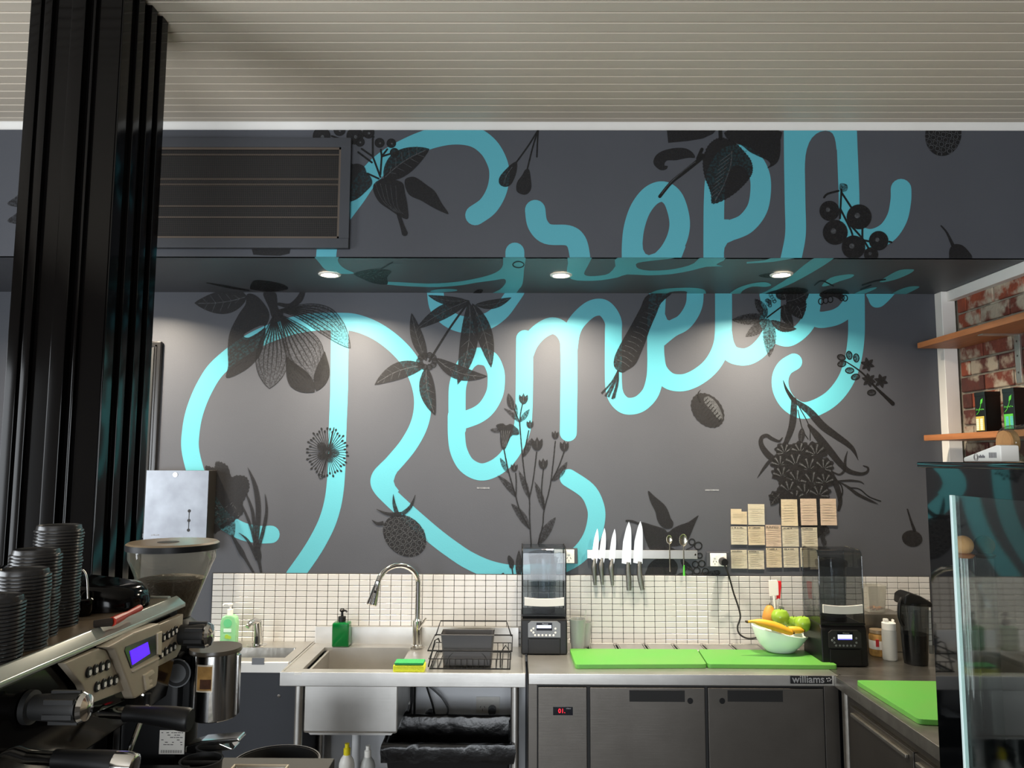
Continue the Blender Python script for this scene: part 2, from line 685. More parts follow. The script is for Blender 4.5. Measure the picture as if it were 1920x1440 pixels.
# ---- brick side wall in its white frame
brw = bx(BX + .004, BX + .12, 2.2, WY, 0, SZ).build('wall_right', 'mortar')
struct(brw, 'worn red brick side wall')
ch = .0865
bl = .235
protos = {}
z0 = 1.72
row = 0
while z0 < SZ - .01:
    off = (row % 2) * bl / 2 + .03
    y = WY - .09 + off
    while y > 3.05:
        y1 = min(y, WY - .09)
        y0 = y - bl + .010
        if y1 - y0 > .04:
            k = random.choice(['brick_red', 'brick_dark', 'brick_red', 'brick_bright', 'brick_dark'])
            zt = min(z0 + ch - .011, SZ - .002)
            key = (k, round(y1 - y0, 3), round(zt - z0, 3))
            if key in protos:
                s_, py, pz_ = protos[key]
                o = s_.copy()
                COL.objects.link(o)
                o.location = (random.uniform(-.004, .002), y1 - py, z0 - pz_)
            else:
                o = bx(BX - .008, BX + .02, y0, y1, z0, zt, b=.004, seg=1).build('brick', k, brw)
                protos[key] = (o, y1, z0)
        y -= bl
    row += 1
    z0 += ch
tr = MB()
xa, xb = 2.318, BX - .009
struct(bx(xa, xb, WY - .07, WY - .0005, .9, SZ - .0005, b=.002, seg=1).build('trim_2', 'white_trim'), 'white upright board in the corner beside the brick')
struct(bx(xa + .03, xb, 2.9, WY - .071, SZ - .055, SZ - .0005, b=.002, seg=1).build('trim_3', 'white_trim'), 'white board along the top of the brick')

# ---- black gloss pillar with stepped mouldings
CY0, CY1 = 2.35, 2.62
CXr, CXl = aY(303, 300, CY1).x - .024, aY(42, 300, CY0).x
pil = thing('pillar', 'tall glossy black pillar with stepped vertical mouldings', 'pillar', ((CXl + CXr) / 2, (CY0 + CY1) / 2, 0))
bx(CXl, CXr, CY0, CY1, 0, CZ).build('shaft', 'black_gloss', pil)
for (a, b, d) in ((CXl + .0, CXl + .035, .012), (CXl + .05, CXl + .075, .018), (CXl + .145, CXl + .19, .03), (CXl + .205, CXl + .215, .015)):
    bx(a, b, CY0 - d, CY0, 0, CZ - .007, b=.003).build('moulding', 'black_gloss', pil)
for (a, b, d) in ((CY0 + .002, CY0 + .05, .006), (CY0 + .085, CY0 + .125, .012), (CY0 + .16, CY0 + .2, .018), (CY0 + .225, CY1, .024)):
    bx(CXr, CXr + d, a, b, 0, CZ - .007, b=.002).build('moulding', 'black_gloss', pil)

# ---- ventilation grille on the bulkhead
gx0, gx1 = -2.05, aY(660, 300, BY).x
gz1, gz0 = aY(650, 263, BY).z, aY(650, 468, BY).z
g = thing('ventilation_grille', 'dark rectangular air grille with wire mesh on the bulkhead', 'air grille', ((gx0 + gx1) / 2, BY, gz0))
g.location.y = BY
f_ = .045
MB().box(gx0, gx1, BY - .03, BY - .001, gz0, gz0 + f_, b=.002).box(gx0, gx1, BY - .03, BY - .001, gz1 - f_, gz1, b=.002) \
    .box(gx1 - f_, gx1, BY - .03, BY - .001, gz0 + f_, gz1 - f_).box(gx0, gx0 + f_, BY - .03, BY - .001, gz0 + f_, gz1 - f_).build('frame', 'dark_board', g)
ix0, ix1, iz0, iz1 = gx0 + f_, gx1 - f_, gz0 + f_, gz1 - f_
MB().box(ix0, ix1, BY - .024, BY - .016, iz0, iz0 + .01).box(ix0, ix1, BY - .024, BY - .016, iz1 - .01, iz1) \
    .box(ix1 - .01, ix1, BY - .024, BY - .016, iz0, iz1).build('inner_frame', 'grille_brown', g)
bx(ix0, ix1, BY - .004, BY - .001, iz0, iz1).build('backing', 'grille_dark', g)
for zf in (.93, .66, .60, .36, .24):
    zz = iz0 + (iz1 - iz0) * zf
    bx(ix0, ix1 - .01, BY - .011, BY - .006, zz - .004, zz + .004).build('louvre', 'grille_brown', g)
ms = bmesh.new()


def qd(bm, x0, x1, y, z0, z1):
    v = [bm.verts.new(p) for p in ((x0, y, z0), (x1, y, z0), (x1, y, z1), (x0, y, z1))]
    bm.faces.new(v)


x = ix0
while x < ix1 - .01:
    qd(ms, x, x + .0014, BY - .018, iz0, iz1)
    x += .0088
z = iz0
while z < iz1:
    qd(ms, ix0, ix1 - .01, BY - .0185, z, z + .0014)
    z += .0088
mm = MB()
mm.add(ms)
o = mm.build('wire_mesh', 'grille_wire', g, smooth=False)
o['kind'] = 'stuff'

# ---- recessed downlights in the soffit (a fourth one is hidden by the pillar)
lp = [aZ(618, 514, SZ), aZ(1052, 515, SZ), aZ(1465, 514, SZ)]
lp.insert(0, lp[0] * 2 - lp[1])
for i, p in enumerate(lp):
    t = thing('downlight', ['lit round downlight behind the black pillar', 'lit round downlight in the soffit, nearest the air grille',
                            'lit round downlight in the middle of the soffit', 'lit round downlight in the soffit, nearest the brick wall'][i],
              'light', (p.x, p.y, SZ - .01), 'recessed downlights')
    MB().lathe([(.040, SZ - .001), (.040, SZ - .004), (.044, SZ - .008), (.054, SZ - .006), (.056, SZ - .001)], (p.x, p.y, 0), 32, cap=False).build('rim', 'white_trim', t)
    MB().lathe([(.0, SZ - .0035), (.041, SZ - .0035), (.041, SZ - .001), (0, SZ - .001)], (p.x, p.y, 0), 32).build('lens', 'lamp_on', t)
    l = bpy.data.lights.new('downlight_beam', 'AREA')
    l.shape = 'DISK'
    l.size = .078
    l.energy = 33
    l.color = (1, .865, .68)
    l.spread = radians(150)
    lo = bpy.data.objects.new('downlight_beam', l)
    lo.location = (0, 0, -.012)
    lo.parent = t
    COL.objects.link(lo)

# ---- black framed panel on the wall behind the pillar
px0, px1 = aY(255, 700, WY).x, aY(304, 700, WY).x
pz1, pz0 = aY(300, 641, WY).z, aY(300, 1010, WY).z
t = thing('framed_board', 'black framed board on the mural wall beside the pillar', 'frame', (px1 - .2, WY - .03, pz0))
bx(px1 - .4, px1, WY - .03, WY - .001, pz0, pz1, b=.008).build('frame', 'frame_black', t)
bx(px1 - .36, px1 - .035, WY - .036, WY - .03, pz0 + .03, pz1 - .035, b=.002).build('board', 'black_soft', t)
MB().box(px1 - .03, px1 - .022, WY - .034, WY - .03, pz0 + .02, pz1 - .022).box(px1 - .37, px1 - .022, WY - .034, WY - .03, pz1 - .03, pz1 - .022).build('bead', 'frame_black', t)
# ================================================================ THE MURAL (print lying flat on wall, bulkhead and soffit)
CROPS = {'A': (580, 220, 3.84), 'B': (960, 220, 3.84), 'C': (1400, 220, 3.692), 'D': (300, 530, 3.6), 'E': (680, 530, 3.6),
         'F': (1080, 530, 4.5), 'G': (1380, 530, 3.065), 'H': (320, 840, 3.556), 'T1': (560, 225, 6.26), 'T2': (1180, 235, 6.4),
         'T3': (350, 460, 4.8), 'T4': (1360, 530, 5.647), 'T5': (1160, 900, 7.578), 'T6': (1400, 700, 4.8), 'T7': (900, 720, 4.0),
         'P': (0, 0, 1), 'K': (960, 920, 4.0), 'Q': (1310, 900, 3.6)}
LAYER = [0]
from mathutils.geometry import tessellate_polygon


class Art:
    def __init__(s, plane, crop):
        s.pl, s.c = plane, CROPS[crop]
        s.parts = {}

    def to3(s, p, off):
        u, v = s.c[0] + p[0] / s.c[2], s.c[1] + p[1] / s.c[2]
        if s.pl == 'W':
            q = aY(u, v, WY)
            q.y -= off
        elif s.pl == 'B':
            q = aY(u, v, BY)
            q.y -= off
        else:
            q = aZ(u, v, SZ)
            q.z -= off
        return q

    def bm(s, m):
        if m not in s.parts:
            s.parts[m] = bmesh.new()
        return s.parts[m]

    def off(s):
        LAYER[0] += 1
        return LAYER[0]

    def fill(s, P, m='ink', sm=5):
        P = spline(P, sm, True) if sm else P
        k = s.off()
        b = s.bm(m)
        vv = []
        for p in P:
            v = s.to3(p, 0)
            vv.append((v, k))
        lay = b.verts.layers.float.get('k') or b.verts.layers.float.new('k')
        fv = []
        for v, kk in vv:
            n = b.verts.new(v)
            n[lay] = kk
            fv.append(n)
        for tri in tessellate_polygon([[Vector((p[0], p[1], 0)) for p in P]]):
            if len(set(tri)) == 3:
                b.faces.new([fv[i] for i in tri])
        return s

    def stroke(s, P, w_, m='ink_line', sm=6, cap=True, taper=None):
        """centre line with a width (or a list of widths), rounded ends"""
        Q = spline([(*p, (w_[i] if isinstance(w_, (list, tuple)) else w_)) for i, p in enumerate(P)], sm) if sm else [(*p, w_) for p in P]
        k = s.off()
        b = s.bm(m)
        lay = b.verts.layers.float.get('k') or b.verts.layers.float.new('k')
        L, R_ = [], []
        N = len(Q)
        nrm = []
        for i in range(N):
            a, c = Q[max(i - 1, 0)], Q[min(i + 1, N - 1)]
            dx, dy = c[0] - a[0], c[1] - a[1]
            l = math.hypot(dx, dy) or 1
            nrm.append((-dy / l, dx / l))

        def V(p):
            n = b.verts.new(s.to3(p, 0))
            n[lay] = k
            return n
        k0 = k
        for i, (x, y, h) in enumerate(Q):
            h = max(h, .2) / 2
            k = k0 + .8 * i / N
            L.append(V((x + nrm[i][0] * h, y + nrm[i][1] * h)))
            R_.append(V((x - nrm[i][0] * h, y - nrm[i][1] * h)))
        for i in range(N - 1):
            b.faces.new((L[i], L[i + 1], R_[i + 1], R_[i]))
        if cap:
            for e, sg in ((0, -1), (N - 1, 1)):
                x, y, h = Q[e]
                k = k0 + .8 * e / N
                if h < 3:
                    continue
                nx, ny = nrm[e]
                tx, ty = ny * sg, -nx * sg
                arc = [V((x + h / 2 * (nx * cos(a) + tx * sin(a)), y + h / 2 * (ny * cos(a) + ty * sin(a)))) for a in [pi * j / 10 for j in range(1, 10)]]
                loop = [L[e]] + arc + [R_[e]]
                b.faces.new(loop)
        return s

    def leaf(s, a, c, w_, bend=0, m='ink', vein='ink_pale', jag=0, bulge=.45, nv=5):
        """leaf from base a to tip c"""
        ax, ay = a
        dx, dy = c[0] - ax, c[1] - ay
        l = math.hypot(dx, dy)
        ux, uy = dx / l, dy / l
        nx, ny = -uy, ux

        def mid(t):
            o = bend * 4 * t * (1 - t)
            return ax + dx * t + nx * o, ay + dy * t + ny * o
        n = 18 if not jag else 22
        up, dn = [], []
        for i in range(1, n):
            t = i / n
            h = w_ / 2 * (sin(pi * t ** (math.log(.5) / math.log(bulge)))) ** .8
            if jag:
                h *= 1 + (.0 if i % 2 else jag)
            x, y = mid(t)
            up.append((x + nx * h, y + ny * h))
            dn.append((x - nx * h, y - ny * h))
        s.fill([a] + up + [c] + dn[::-1], m, 0)
        if vein:
            s.stroke([mid(t) for t in (.04, .3, .6, .93)], max(w_ * .035, 1.2), vein, 4, False)
            for i in range(nv):
                t = .15 + .6 * i / max(nv - 1, 1)
                x, y = mid(t)
                for sg in (1, -1):
                    h = w_ / 2 * sin(pi * t) * .75
                    s.stroke([(x, y), (x + ux * l * .09 + sg * nx * h, y + uy * l * .09 + sg * ny * h)], max(w_ * .018, .8), vein, 0, False)
        return s

    def circ(s, x, y, r, m='ink', ry=None, rot=0, n=20):
        ry = ry or r
        return s.fill([(x + r * cos(a) * cos(rot) - ry * sin(a) * sin(rot), y + r * cos(a) * sin(rot) + ry * sin(a) * cos(rot))
                       for a in [2 * pi * i / n for i in range(n)]], m, 0)

    def ring(s, x, y, r, w_, m='ink_line', ry=None, rot=0, n=16):
        ry = ry or r
        P = [(x + r * cos(a) * cos(rot) - ry * sin(a) * sin(rot), y + r * cos(a) * sin(rot) + ry * sin(a) * cos(rot))
             for a in [2 * pi * i / n for i in range(n + 1)]]
        return s.stroke(P, w_, m, 0, False)

    def done(s, name, label=None):
        """one object with its inks, clipped to the surface it is printed on"""
        out = MB()
        mats = list(s.parts)
        ks = set()
        for b in s.parts.values():
            lay = b.verts.layers.float.get('k')
            ks |= {v[lay] for v in b.verts}
        k0, k1 = min(ks), max(ks)
        base = .0006 if mats[0] == 'teal_paint' else .0016
        step = min(.0001, .0014 / max(k1 - k0, 1))
        for i, mn in enumerate(mats):
            b = s.parts[mn]
            lay = b.verts.layers.float.get('k')
            for v in b.verts:
                o = base + (v[lay] - k0) * step
                if s.pl == 'S':
                    v.co.z -= o
                else:
                    v.co.y -= o
            cuts = {'W': [((0, 0, SZ), (0, 0, 1))], 'B': [((0, 0, SZ), (0, 0, -1)), ((0, 0, CZ - .008), (0, 0, 1))],
                    'S': [((0, BY + .001, 0), (0, -1, 0)), ((0, WY - .0005, 0), (0, 1, 0))]}[s.pl]
            for co, no in cuts:
                bmesh.ops.bisect_plane(b, geom=b.verts[:] + b.edges[:] + b.faces[:], plane_co=co, plane_no=no, clear_outer=True)
            for f in b.faces:
                f.material_index = i
            bmesh.ops.recalc_face_normals(b, faces=b.faces[:])
            want = Vector((0, 0, -1)) if s.pl == 'S' else Vector((0, -1, 0))
            fl = [f for f in b.faces if f.normal.dot(want) < 0]
            bmesh.ops.reverse_faces(b, faces=fl)
            out.add(b)
        par = {'W': wall, 'B': bulk, 'S': soff}[s.pl]
        return out.build(name, mats, par, smooth=False, label=label)


TE = 'teal_paint'
# ---------------------------------------------------------------- upper word on the bulkhead
a = Art('B', 'A')
a.stroke([(120, 1060), (125, 960), (150, 850), (220, 720), (330, 570), (420, 440), (520, 335), (660, 245), (840, 165), (1020, 125), (1180, 140), (1290, 215), (1355, 330),
          (1368, 430), (1345, 540), (1285, 640), (1195, 705)], 145, TE)
a.done('painted_letter', 'large teal script capital of the upper word')
a = Art('B', 'A')
a.stroke([(1480, 1040), (1480, 970)], 136, TE)
a.done('painted_stroke')
a = Art('B', 'B')
a.stroke([(167, 668), (185, 770), (255, 840), (400, 850), (462, 895), (487, 990), (490, 1060)], 147, TE)
a.done('painted_letter', 'teal letter r')
a = Art('B', 'B')
a.stroke([(865, 1060), (865, 920), (880, 790), (925, 660), (1000, 565), (1085, 535), (1155, 580), (1195, 680), (1207, 780), (1185, 880), (1130, 980), (1050, 1060)], 148, TE)
a.fill([(800, 1060), (870, 900), (939, 900), (943, 950), (960, 982), (985, 993), (1030, 978), (1080, 935), (1112, 870), (1250, 930), (1220, 1010), (1140, 1060)], TE, 0)
a.done('painted_letter', 'first teal letter e of the upper word')
a = Art('B', 'B')
a.stroke([(1452, 1060), (1452, 850), (1455, 600), (1470, 430), (1530, 310), (1620, 270), (1720, 310), (1780, 410), (1790, 530), (1765, 660), (1690, 760), (1600, 805), (1500, 830)], 148, TE)
a.fill([(1500, 735), (1560, 736), (1640, 800), (1610, 878), (1550, 905), (1530, 940), (1525, 980), (1480, 980)], TE, 0)
a.done('painted_letter', 'second teal letter e of the upper word')
a = Art('B', 'C')
a.stroke([(328, 60), (330, 300), (335, 600), (338, 800), (315, 940), (290, 1040)], 143, TE)
a.fill([(330, 60), (330, 400), (402, 380), (403, 320), (407, 265), (416, 220), (432, 175), (452, 142), (480, 115), (510, 99), (545, 93), (575, 98), (595, 113), (608, 140), (616, 175), (622, 225), (640, 225), (700, 60)], TE, 0)
a.stroke([(690, 60), (697, 250), (707, 500), (715, 700), (760, 810), (860, 845), (970, 800), (1040, 700), (1066, 580), (1068, 498)], 143, TE)
a.done('painted_letter', 'teal letter n with its curled tail')

# ---------------------------------------------------------------- the part of the lettering that bends under the soffit
a = Art('S', 'A')
a.fill([(40, 985), (205, 985), (205, 1030), (225, 1065), (262, 1093), (320, 1122), (225, 1125), (130, 1105), (75, 1050)], TE, 4)
a.fill([(565, 1183), (850, 1196), (1050, 1185), (1200, 1160), (1310, 1130), (1370, 1098), (1395, 1060), (1408, 990), (1548, 990), (1545, 1100), (1535, 1195), (1510, 1235),
        (1465, 1275), (1310, 1275), (1370, 1240), (1405, 1205), (1415, 1180), (1400, 1162), (1330, 1172), (1200, 1190), (1050, 1213), (850, 1221), (565, 1204)], TE, 3)
a.fill([(870, 1250), (920, 1238), (1000, 1234), (1060, 1240), (1055, 1250), (980, 1257), (900, 1258)], TE, 3)
a.done('painted_stroke', 'teal sweep of lettering under the soffit')
a = Art('S', 'B')
a.fill([(412, 990), (565, 990), (560, 1040), (525, 1105), (522, 1132), (560, 1143), (640, 1138), (700, 1122), (745, 1070), (785, 990), (1232, 990), (1150, 1015), (1000, 1032), (905, 1047),
        (893, 1068), (915, 1090), (990, 1103), (1120, 1098), (1230, 1078), (1310, 1050), (1385, 990), (1527, 990), (1525, 1030), (1470, 1058), (1520, 1072), (1400, 1075), (1300, 1100),
        (1150, 1128), (980, 1137), (830, 1130), (760, 1152), (640, 1172), (520, 1176), (430, 1165), (395, 1120), (403, 1050)], TE, 2)
a.fill([(985, 1275), (1040, 1246), (1140, 1230), (1290, 1226), (1370, 1236), (1395, 1255), (1380, 1280), (1260, 1280), (1262, 1258), (1230, 1250), (1140, 1256), (1080, 1290), (990, 1290)], TE, 3)
a.done('painted_stroke')
a = Art('S', 'C')
a.fill([(225, 955), (390, 955), (330, 975), (180, 1000), (0, 1012), (0, 1000), (120, 990)], TE, 0)
a.fill([(480, 968), (560, 962), (606, 964), (590, 985), (500, 1045), (330, 1140), (180, 1205), (100, 1240), (90, 1225), (160, 1190), (290, 1110), (400, 1020)], TE, 3)
a.fill([(520, 1165), (580, 1110), (680, 1088), (742, 1088), (720, 1110), (640, 1135), (560, 1165)], TE, 3)
a.fill([(920, 1140), (980, 1095), (1060, 1056), (1140, 1050), (1158, 1058), (1120, 1085), (1020, 1125)], TE, 3)
a.fill([(990, 1240), (1040, 1200), (1120, 1172), (1180, 1168), (1195, 1175), (1150, 1200), (1060, 1240)], TE, 3)
a.fill([(740, 1225), (800, 1195), (880, 1176), (900, 1180), (850, 1205), (790, 1228)], TE, 3)
a.fill([(-120, 1225), (-60, 1180), (40, 1148), (130, 1140), (170, 1160), (130, 1172), (40, 1170), (-30, 1200), (-60, 1245)], TE, 3)
a.done('painted_stroke')

# ---------------------------------------------------------------- lower word on the wall
a = Art('W', 'P')
a.stroke([(520 - 12, 1002), (485, 1002), (450, 994), (412, 968), (378, 915), (358, 850), (358, 808), (367, 766), (386, 722), (412, 686), (467, 644), (522, 619), (578, 605), (633, 603), (669, 606),
          (708, 622), (744, 649), (770, 680), (787, 718), (793, 756), (786, 796), (766, 834), (738, 868), (724, 882), (714, 893), (711, 904), (716, 915), (728, 928), (759, 957), (812, 1003), (849, 1031), (880, 1051),
          (920, 1068), (965, 1076), (1010, 1072), (1050, 1060), (1085, 1040), (1108, 1010), (1118, 975), (1116, 948), (1101, 920), (1066, 896)], 33, TE)
a.stroke([(637, 610), (636, 724), (633, 808), (631, 880), (626, 933), (615, 975), (598, 1011), (579, 1042), (552, 1080)], 33, TE)
a.fill([(712, 884), (736, 870), (747, 881), (741, 892), (738, 902), (741, 911), (748, 920), (736, 936), (712, 914)], TE, 0)
a.done('painted_letter', 'large teal script capital of the lower word')
a = Art('W', 'E')
a.stroke([(640, 985), (637, 800), (645, 680), (690, 560), (745, 505), (800, 497), (860, 520), (895, 590), (902, 660), (890, 750), (840, 840), (770, 895), (660, 935)], 116, TE)
a.stroke([(632, 900), (634, 1040), (650, 1140), (700, 1230), (785, 1276), (870, 1262), (960, 1200), (1030, 1100), (1075, 990), (1088, 860), (1092, 640), (1094, 378)], 116, TE)
a.done('painted_letter', 'teal letter e beside the large capital')
a = Art('W', 'E')
a.stroke([(1098, 480), (1130, 405), (1190, 335), (1270, 292), (1335, 310), (1380, 370), (1392, 460), (1392, 700), (1388, 1014)], 114, TE)
a.stroke([(1392, 460), (1410, 340), (1450, 260), (1530, 185), (1600, 165), (1650, 190), (1690, 260), (1692, 350), (1692, 630)], 114, TE)
a.done('painted_letter', 'teal letter m')
a = Art('W', 'F')
a.stroke([(315, 430), (315, 800), (330, 940), (385, 1020), (455, 1043), (545, 1018), (625, 935), (662, 820), (672, 700), (672, 560), (672, 420), (680, 250), (690, 60)], 142, TE)
a.stroke([(672, 500), (800, 395), (900, 340), (965, 260), (1000, 170), (1005, 60)], 142, TE)
a.stroke([(672, 520), (675, 620), (700, 740), (780, 825), (880, 846), (980, 820), (1090, 750), (1170, 660), (1225, 540), (1243, 400), (1244, 60)], 143, TE)
a.fill([(600, 300), (660, 60), (748, 60), (748, 260), (770, 312), (805, 327), (840, 400), (740, 480), (610, 460)], TE, 0)
a.done('painted_letter', 'teal second e of the lower word')
a = Art('W', 'F')
a.stroke([(1244, 420), (1262, 520), (1310, 600), (1400, 627), (1480, 610), (1560, 550), (1630, 450), (1650, 330), (1655, 60)], 145, TE)
a.done('painted_letter', 'teal letter d')
a = Art('W', 'T4')
a.stroke([(440, 400), (520, 540), (640, 595), (740, 560), (840, 470), (900, 360), (930, 200), (935, 60)], 165, TE)
a.stroke([(900, 330), (980, 390), (1090, 385), (1200, 350), (1320, 260), (1385, 150)], 172, TE)
a.fill([(360, 130), (385, 250), (440, 330), (560, 300), (540, 180), (560, 60), (380, 60)], TE, 0)
a.fill([(885, 60), (885, 250), (1000, 240), (1000, 130), (1000, 60)], TE, 0)
a.fill([(1220, 60), (1240, 200), (1180, 270), (1300, 330), (1465, 200), (1465, 60)], TE, 0)
a.done('painted_letter', 'teal loops joining into the last letter')
a = Art('W', 'G')
a.stroke([(691, 40), (692, 180), (690, 320), (668, 460), (620, 580), (530, 680), (400, 735), (310, 698), (262, 625), (254, 550), (280, 490), (332, 455)], 96, TE)
a.fill([(758, 60), (760, 95), (775, 128), (800, 143), (835, 138), (870, 110), (905, 72), (910, 55)], TE, 3)
a.done('painted_letter', 'teal letter y with its curled tail')
a = Art('W', 'E')
a.stroke([(1040, 50), (1000, 110), (930, 200), (830, 265), (700, 285), (590, 250), (510, 170), (490, 60)], 112, TE)
a.done('painted_stroke', 'teal loop hanging below the soffit')


# ---------------------------------------------------------------- botanical prints
def rasp(A, cx, cy, rx, ry, rot, n=60, m='ink', rb=7):
    A.circ(cx, cy, rx, m, ry, rot, 26)
    rnd = random.Random(3)
    k = int(rx / rb)
    for i in range(-k, k + 1):
        for j in range(-int(ry / rb), int(ry / rb) + 1):
            x = (i + (j % 2) * .5) * rb * 1.15 * 2 * .55
            y = j * rb * 1.02
            if (x / rx) ** 2 + (y / ry) ** 2 > .92:
                continue
            X, Y = cx + x * cos(rot) - y * sin(rot), cy + x * sin(rot) + y * cos(rot)
            A.ring(X, Y, rb * .5, rb * .13, 'ink_pale', n=8)
    return A


a = Art('B', 'T1')                                               # berries and leaves beside the grille
for p, q in (((960, 670), (870, 430)), ((960, 640), (975, 430)), ((975, 430), (965, 350)), ((975, 430), (1040, 345)), ((975, 430), (1070, 400)), ((870, 430), (740, 340)),
             ((870, 430), (870, 220)), ((860, 500), (700, 380)), ((940, 690), (810, 630)), ((880, 200), (700, 180)), ((530, 240), (390, 190))):
    a.stroke([p, q], 22, 'ink_line', 0)
for x, y, r in ((270, 190, 105), (480, 120, 70), (660, 190, 100), (820, 150, 70), (950, 270, 58), (1088, 275, 56), (1125, 385, 55), (720, 260, 55)):
    a.circ(x, y, r, 'ink')
    a.ring(x, y, r * .93, 8, 'ink_line')
    a.circ(x + r * .1, y + r * .1, r * .2, 'ink_pale')
a.leaf((1000, 690), (1535, 340), 300, -40, bulge=.42)
a.fill([(1250, 700), (1330, 668), (1400, 690), (1510, 770), (1600, 840), (1680, 980), (1760, 1100), (1690, 1085), (1560, 1020), (1440, 950), (1310, 890), (1255, 800)], 'ink')
a.fill([(880, 760), (980, 690), (1100, 700), (1220, 740), (1250, 860), (1280, 1020), (1282, 1160), (1190, 1135), (1060, 1050), (950, 970), (885, 860)], 'ink')
a.fill([(640, 520), (700, 515), (770, 550), (800, 620), (850, 680), (860, 760), (780, 850), (700, 920), (625, 955), (560, 950), (560, 530)], 'ink')
a.stroke([(1175, 1120), (1215, 1240), (1245, 1330)], [46, 52, 70], 'ink')
for i in range(5):
    a.stroke([(900 + 60 * i, 740 + 8 * i), (980 + 45 * i, 940 + 20 * i), (1130 + 25 * i, 1080 + 6 * i)], 4, 'ink_pale', 4, False)
a.done('painted_plant', 'dark printed berry sprig with pointed leaves')
a = Art('B', 'A')                                                # drop-shaped seed heads
for p in ([(1648, 90), (1580, 200), (1490, 325)], [(1648, 90), (1610, 210), (1570, 370)], [(1648, 90), (1642, 180), (1638, 285)]):
    a.stroke(p, 11, 'ink_line')
a.fill([(1495, 325), (1490, 400), (1455, 480), (1410, 502), (1368, 480), (1370, 430), (1420, 370), (1465, 330)], 'ink')
a.fill([(1555, 378), (1582, 378), (1594, 440), (1598, 510), (1570, 552), (1530, 556), (1492, 530), (1495, 470), (1530, 420)], 'ink')
a.stroke([(1400, 480), (1420, 420), (1460, 360)], 5, 'ink_pale')
a.done('painted_plant', 'pair of dark printed drop shaped seed heads')
a = Art('B', 'T2')                                               # serrated leaves on a cut stem
a.fill([(450, 60), (1040, 60), (1000, 105), (880, 160), (700, 190), (465, 212)], 'ink', 0)
a.fill([(290, 420), (330, 350), (420, 300), (560, 272), (680, 280), (760, 330), (785, 390), (700, 392), (560, 420), (450, 425), (420, 480), (460, 490), (440, 530), (370, 538), (300, 480)], 'ink', 4)
a.stroke([(365, 855), (500, 690), (660, 560), (820, 430), (880, 370)], [40, 40, 46, 50, 60], 'ink_line')
a.stroke([(385, 820), (500, 680), (660, 540), (790, 440)], 7, 'ink_pale')
a.stroke([(820, 400), (870, 290)], 40, 'ink_line')
ol = [(1090, 150), (1180, 170), (1290, 230), (1380, 320), (1450, 410), (1478, 500), (1470, 580), (1430, 650), (1360, 730), (1260, 820), (1130, 900), (995, 940), (980, 840), (950, 740), (910, 640), (885, 520), (885, 400),
      (930, 270), (1000, 190)]
ol2 = []
for i, p in enumerate(spline(ol, 6, True)):
    k = 1 + (.018 if i % 2 else -.008)
    ol2.append((1180 + (p[0] - 1180) * k, 530 + (p[1] - 530) * k))
a.fill(ol2, 'ink', 0)
a.stroke([(1090, 60), (1095, 160)], 46, 'ink_line')
a.stroke([(1230, 310), (1210, 500), (1120, 740), (1030, 900)], 12, 'ink_pale')
for i in range(9):
    t = i / 9
    x, y = 1230 - 180 * t, 330 + 520 * t
    a.stroke([(x, y), (x - 150 + 60 * t, y + 110 - 40 * t)], 7, 'ink_pale', 0, False)
    a.stroke([(x, y), (x + 180 - 70 * t, y - 20 + 60 * t)], 5, 'ink_light', 0, False)
a.fill([(1180, 60), (1780, 60), (1810, 180), (1805, 360), (1760, 460), (1650, 520), (1690, 470), (1650, 420), (1560, 380), (1440, 320), (1340, 240), (1190, 180)], 'ink', 3)
a.done('painted_plant', 'dark printed serrated leaves on a cut stem')
a = Art('B', 'C')                                                # round berries
for p in ([(655, 500), (645, 700)], [(655, 520), (720, 620)], [(650, 640), (720, 780), (735, 840)], [(720, 750), (800, 840), (850, 920)], [(800, 770), (800, 840)], [(635, 510), (560, 530), (535, 555)], [(800, 850), (850, 860)]):
    a.stroke(p, 14, 'ink_line', 3)
a.fill([(645, 460), (690, 465), (698, 495), (680, 515), (645, 510)], 'ink_light', 3)
for x, y, r in ((572, 648, 70), (612, 797, 87), (777, 690, 87), (738, 900, 82), (912, 855, 68), (860, 950, 50)):
    a.circ(x, y, r, 'ink', n=26)
    a.circ(x, y, r * .96, 'ink', n=26)
    a.circ(x - r * .15, y - r * .1, r * .22, 'ink_pale', n=14)
a.stroke([(985, 862), (1000, 866)], 14, 'ink_line', 0)
a.done('painted_plant', 'bunch of round dark printed berries')
a = Art('B', 'C')
rasp(a, 1360, 120, 125, 150, .2, rb=34)
a.done('painted_fruit', 'dark printed raspberry below the cornice')
a = Art('B', 'C')
a.fill([(1400, 960), (1405, 910), (1435, 880), (1480, 882), (1520, 910), (1560, 975), (1480, 1000), (1410, 1000)], 'ink')
a.stroke([(1345, 752), (1385, 800), (1425, 885)], [10, 14, 24], 'ink')
a.done('painted_fruit', 'dark printed fig shape')
a = Art('S', 'C')
a.fill([(500, 1230), (560, 1190), (640, 1185), (700, 1205), (700, 1235), (600, 1245)], 'ink')
a.fill([(130, 1225), (200, 1195), (330, 1175), (420, 1190), (400, 1215), (280, 1235)], 'ink')
for p in ([(470, 1160), (520, 1130), (600, 1165)], [(800, 1160), (880, 1135), (960, 1120)], [(790, 1190), (860, 1160)]):
    a.stroke(p, 9, 'ink_line')
a.done('painted_plant')
a = Art('S', 'A')
a.fill([(320, 1125), (400, 1100), (500, 1090), (590, 1105), (560, 1150), (560, 1200), (470, 1195), (390, 1165)], 'ink')
a.stroke([(500, 1100), (560, 1065), (600, 1040)], 8, 'ink_line')
a.ring(1505, 1058, 40, 8, 'ink_line', 22)
a.fill([(1180, 1265), (1210, 1240), (1250, 1240), (1230, 1268)], 'ink')
a.done('painted_plant')
a = Art('S', 'T3')
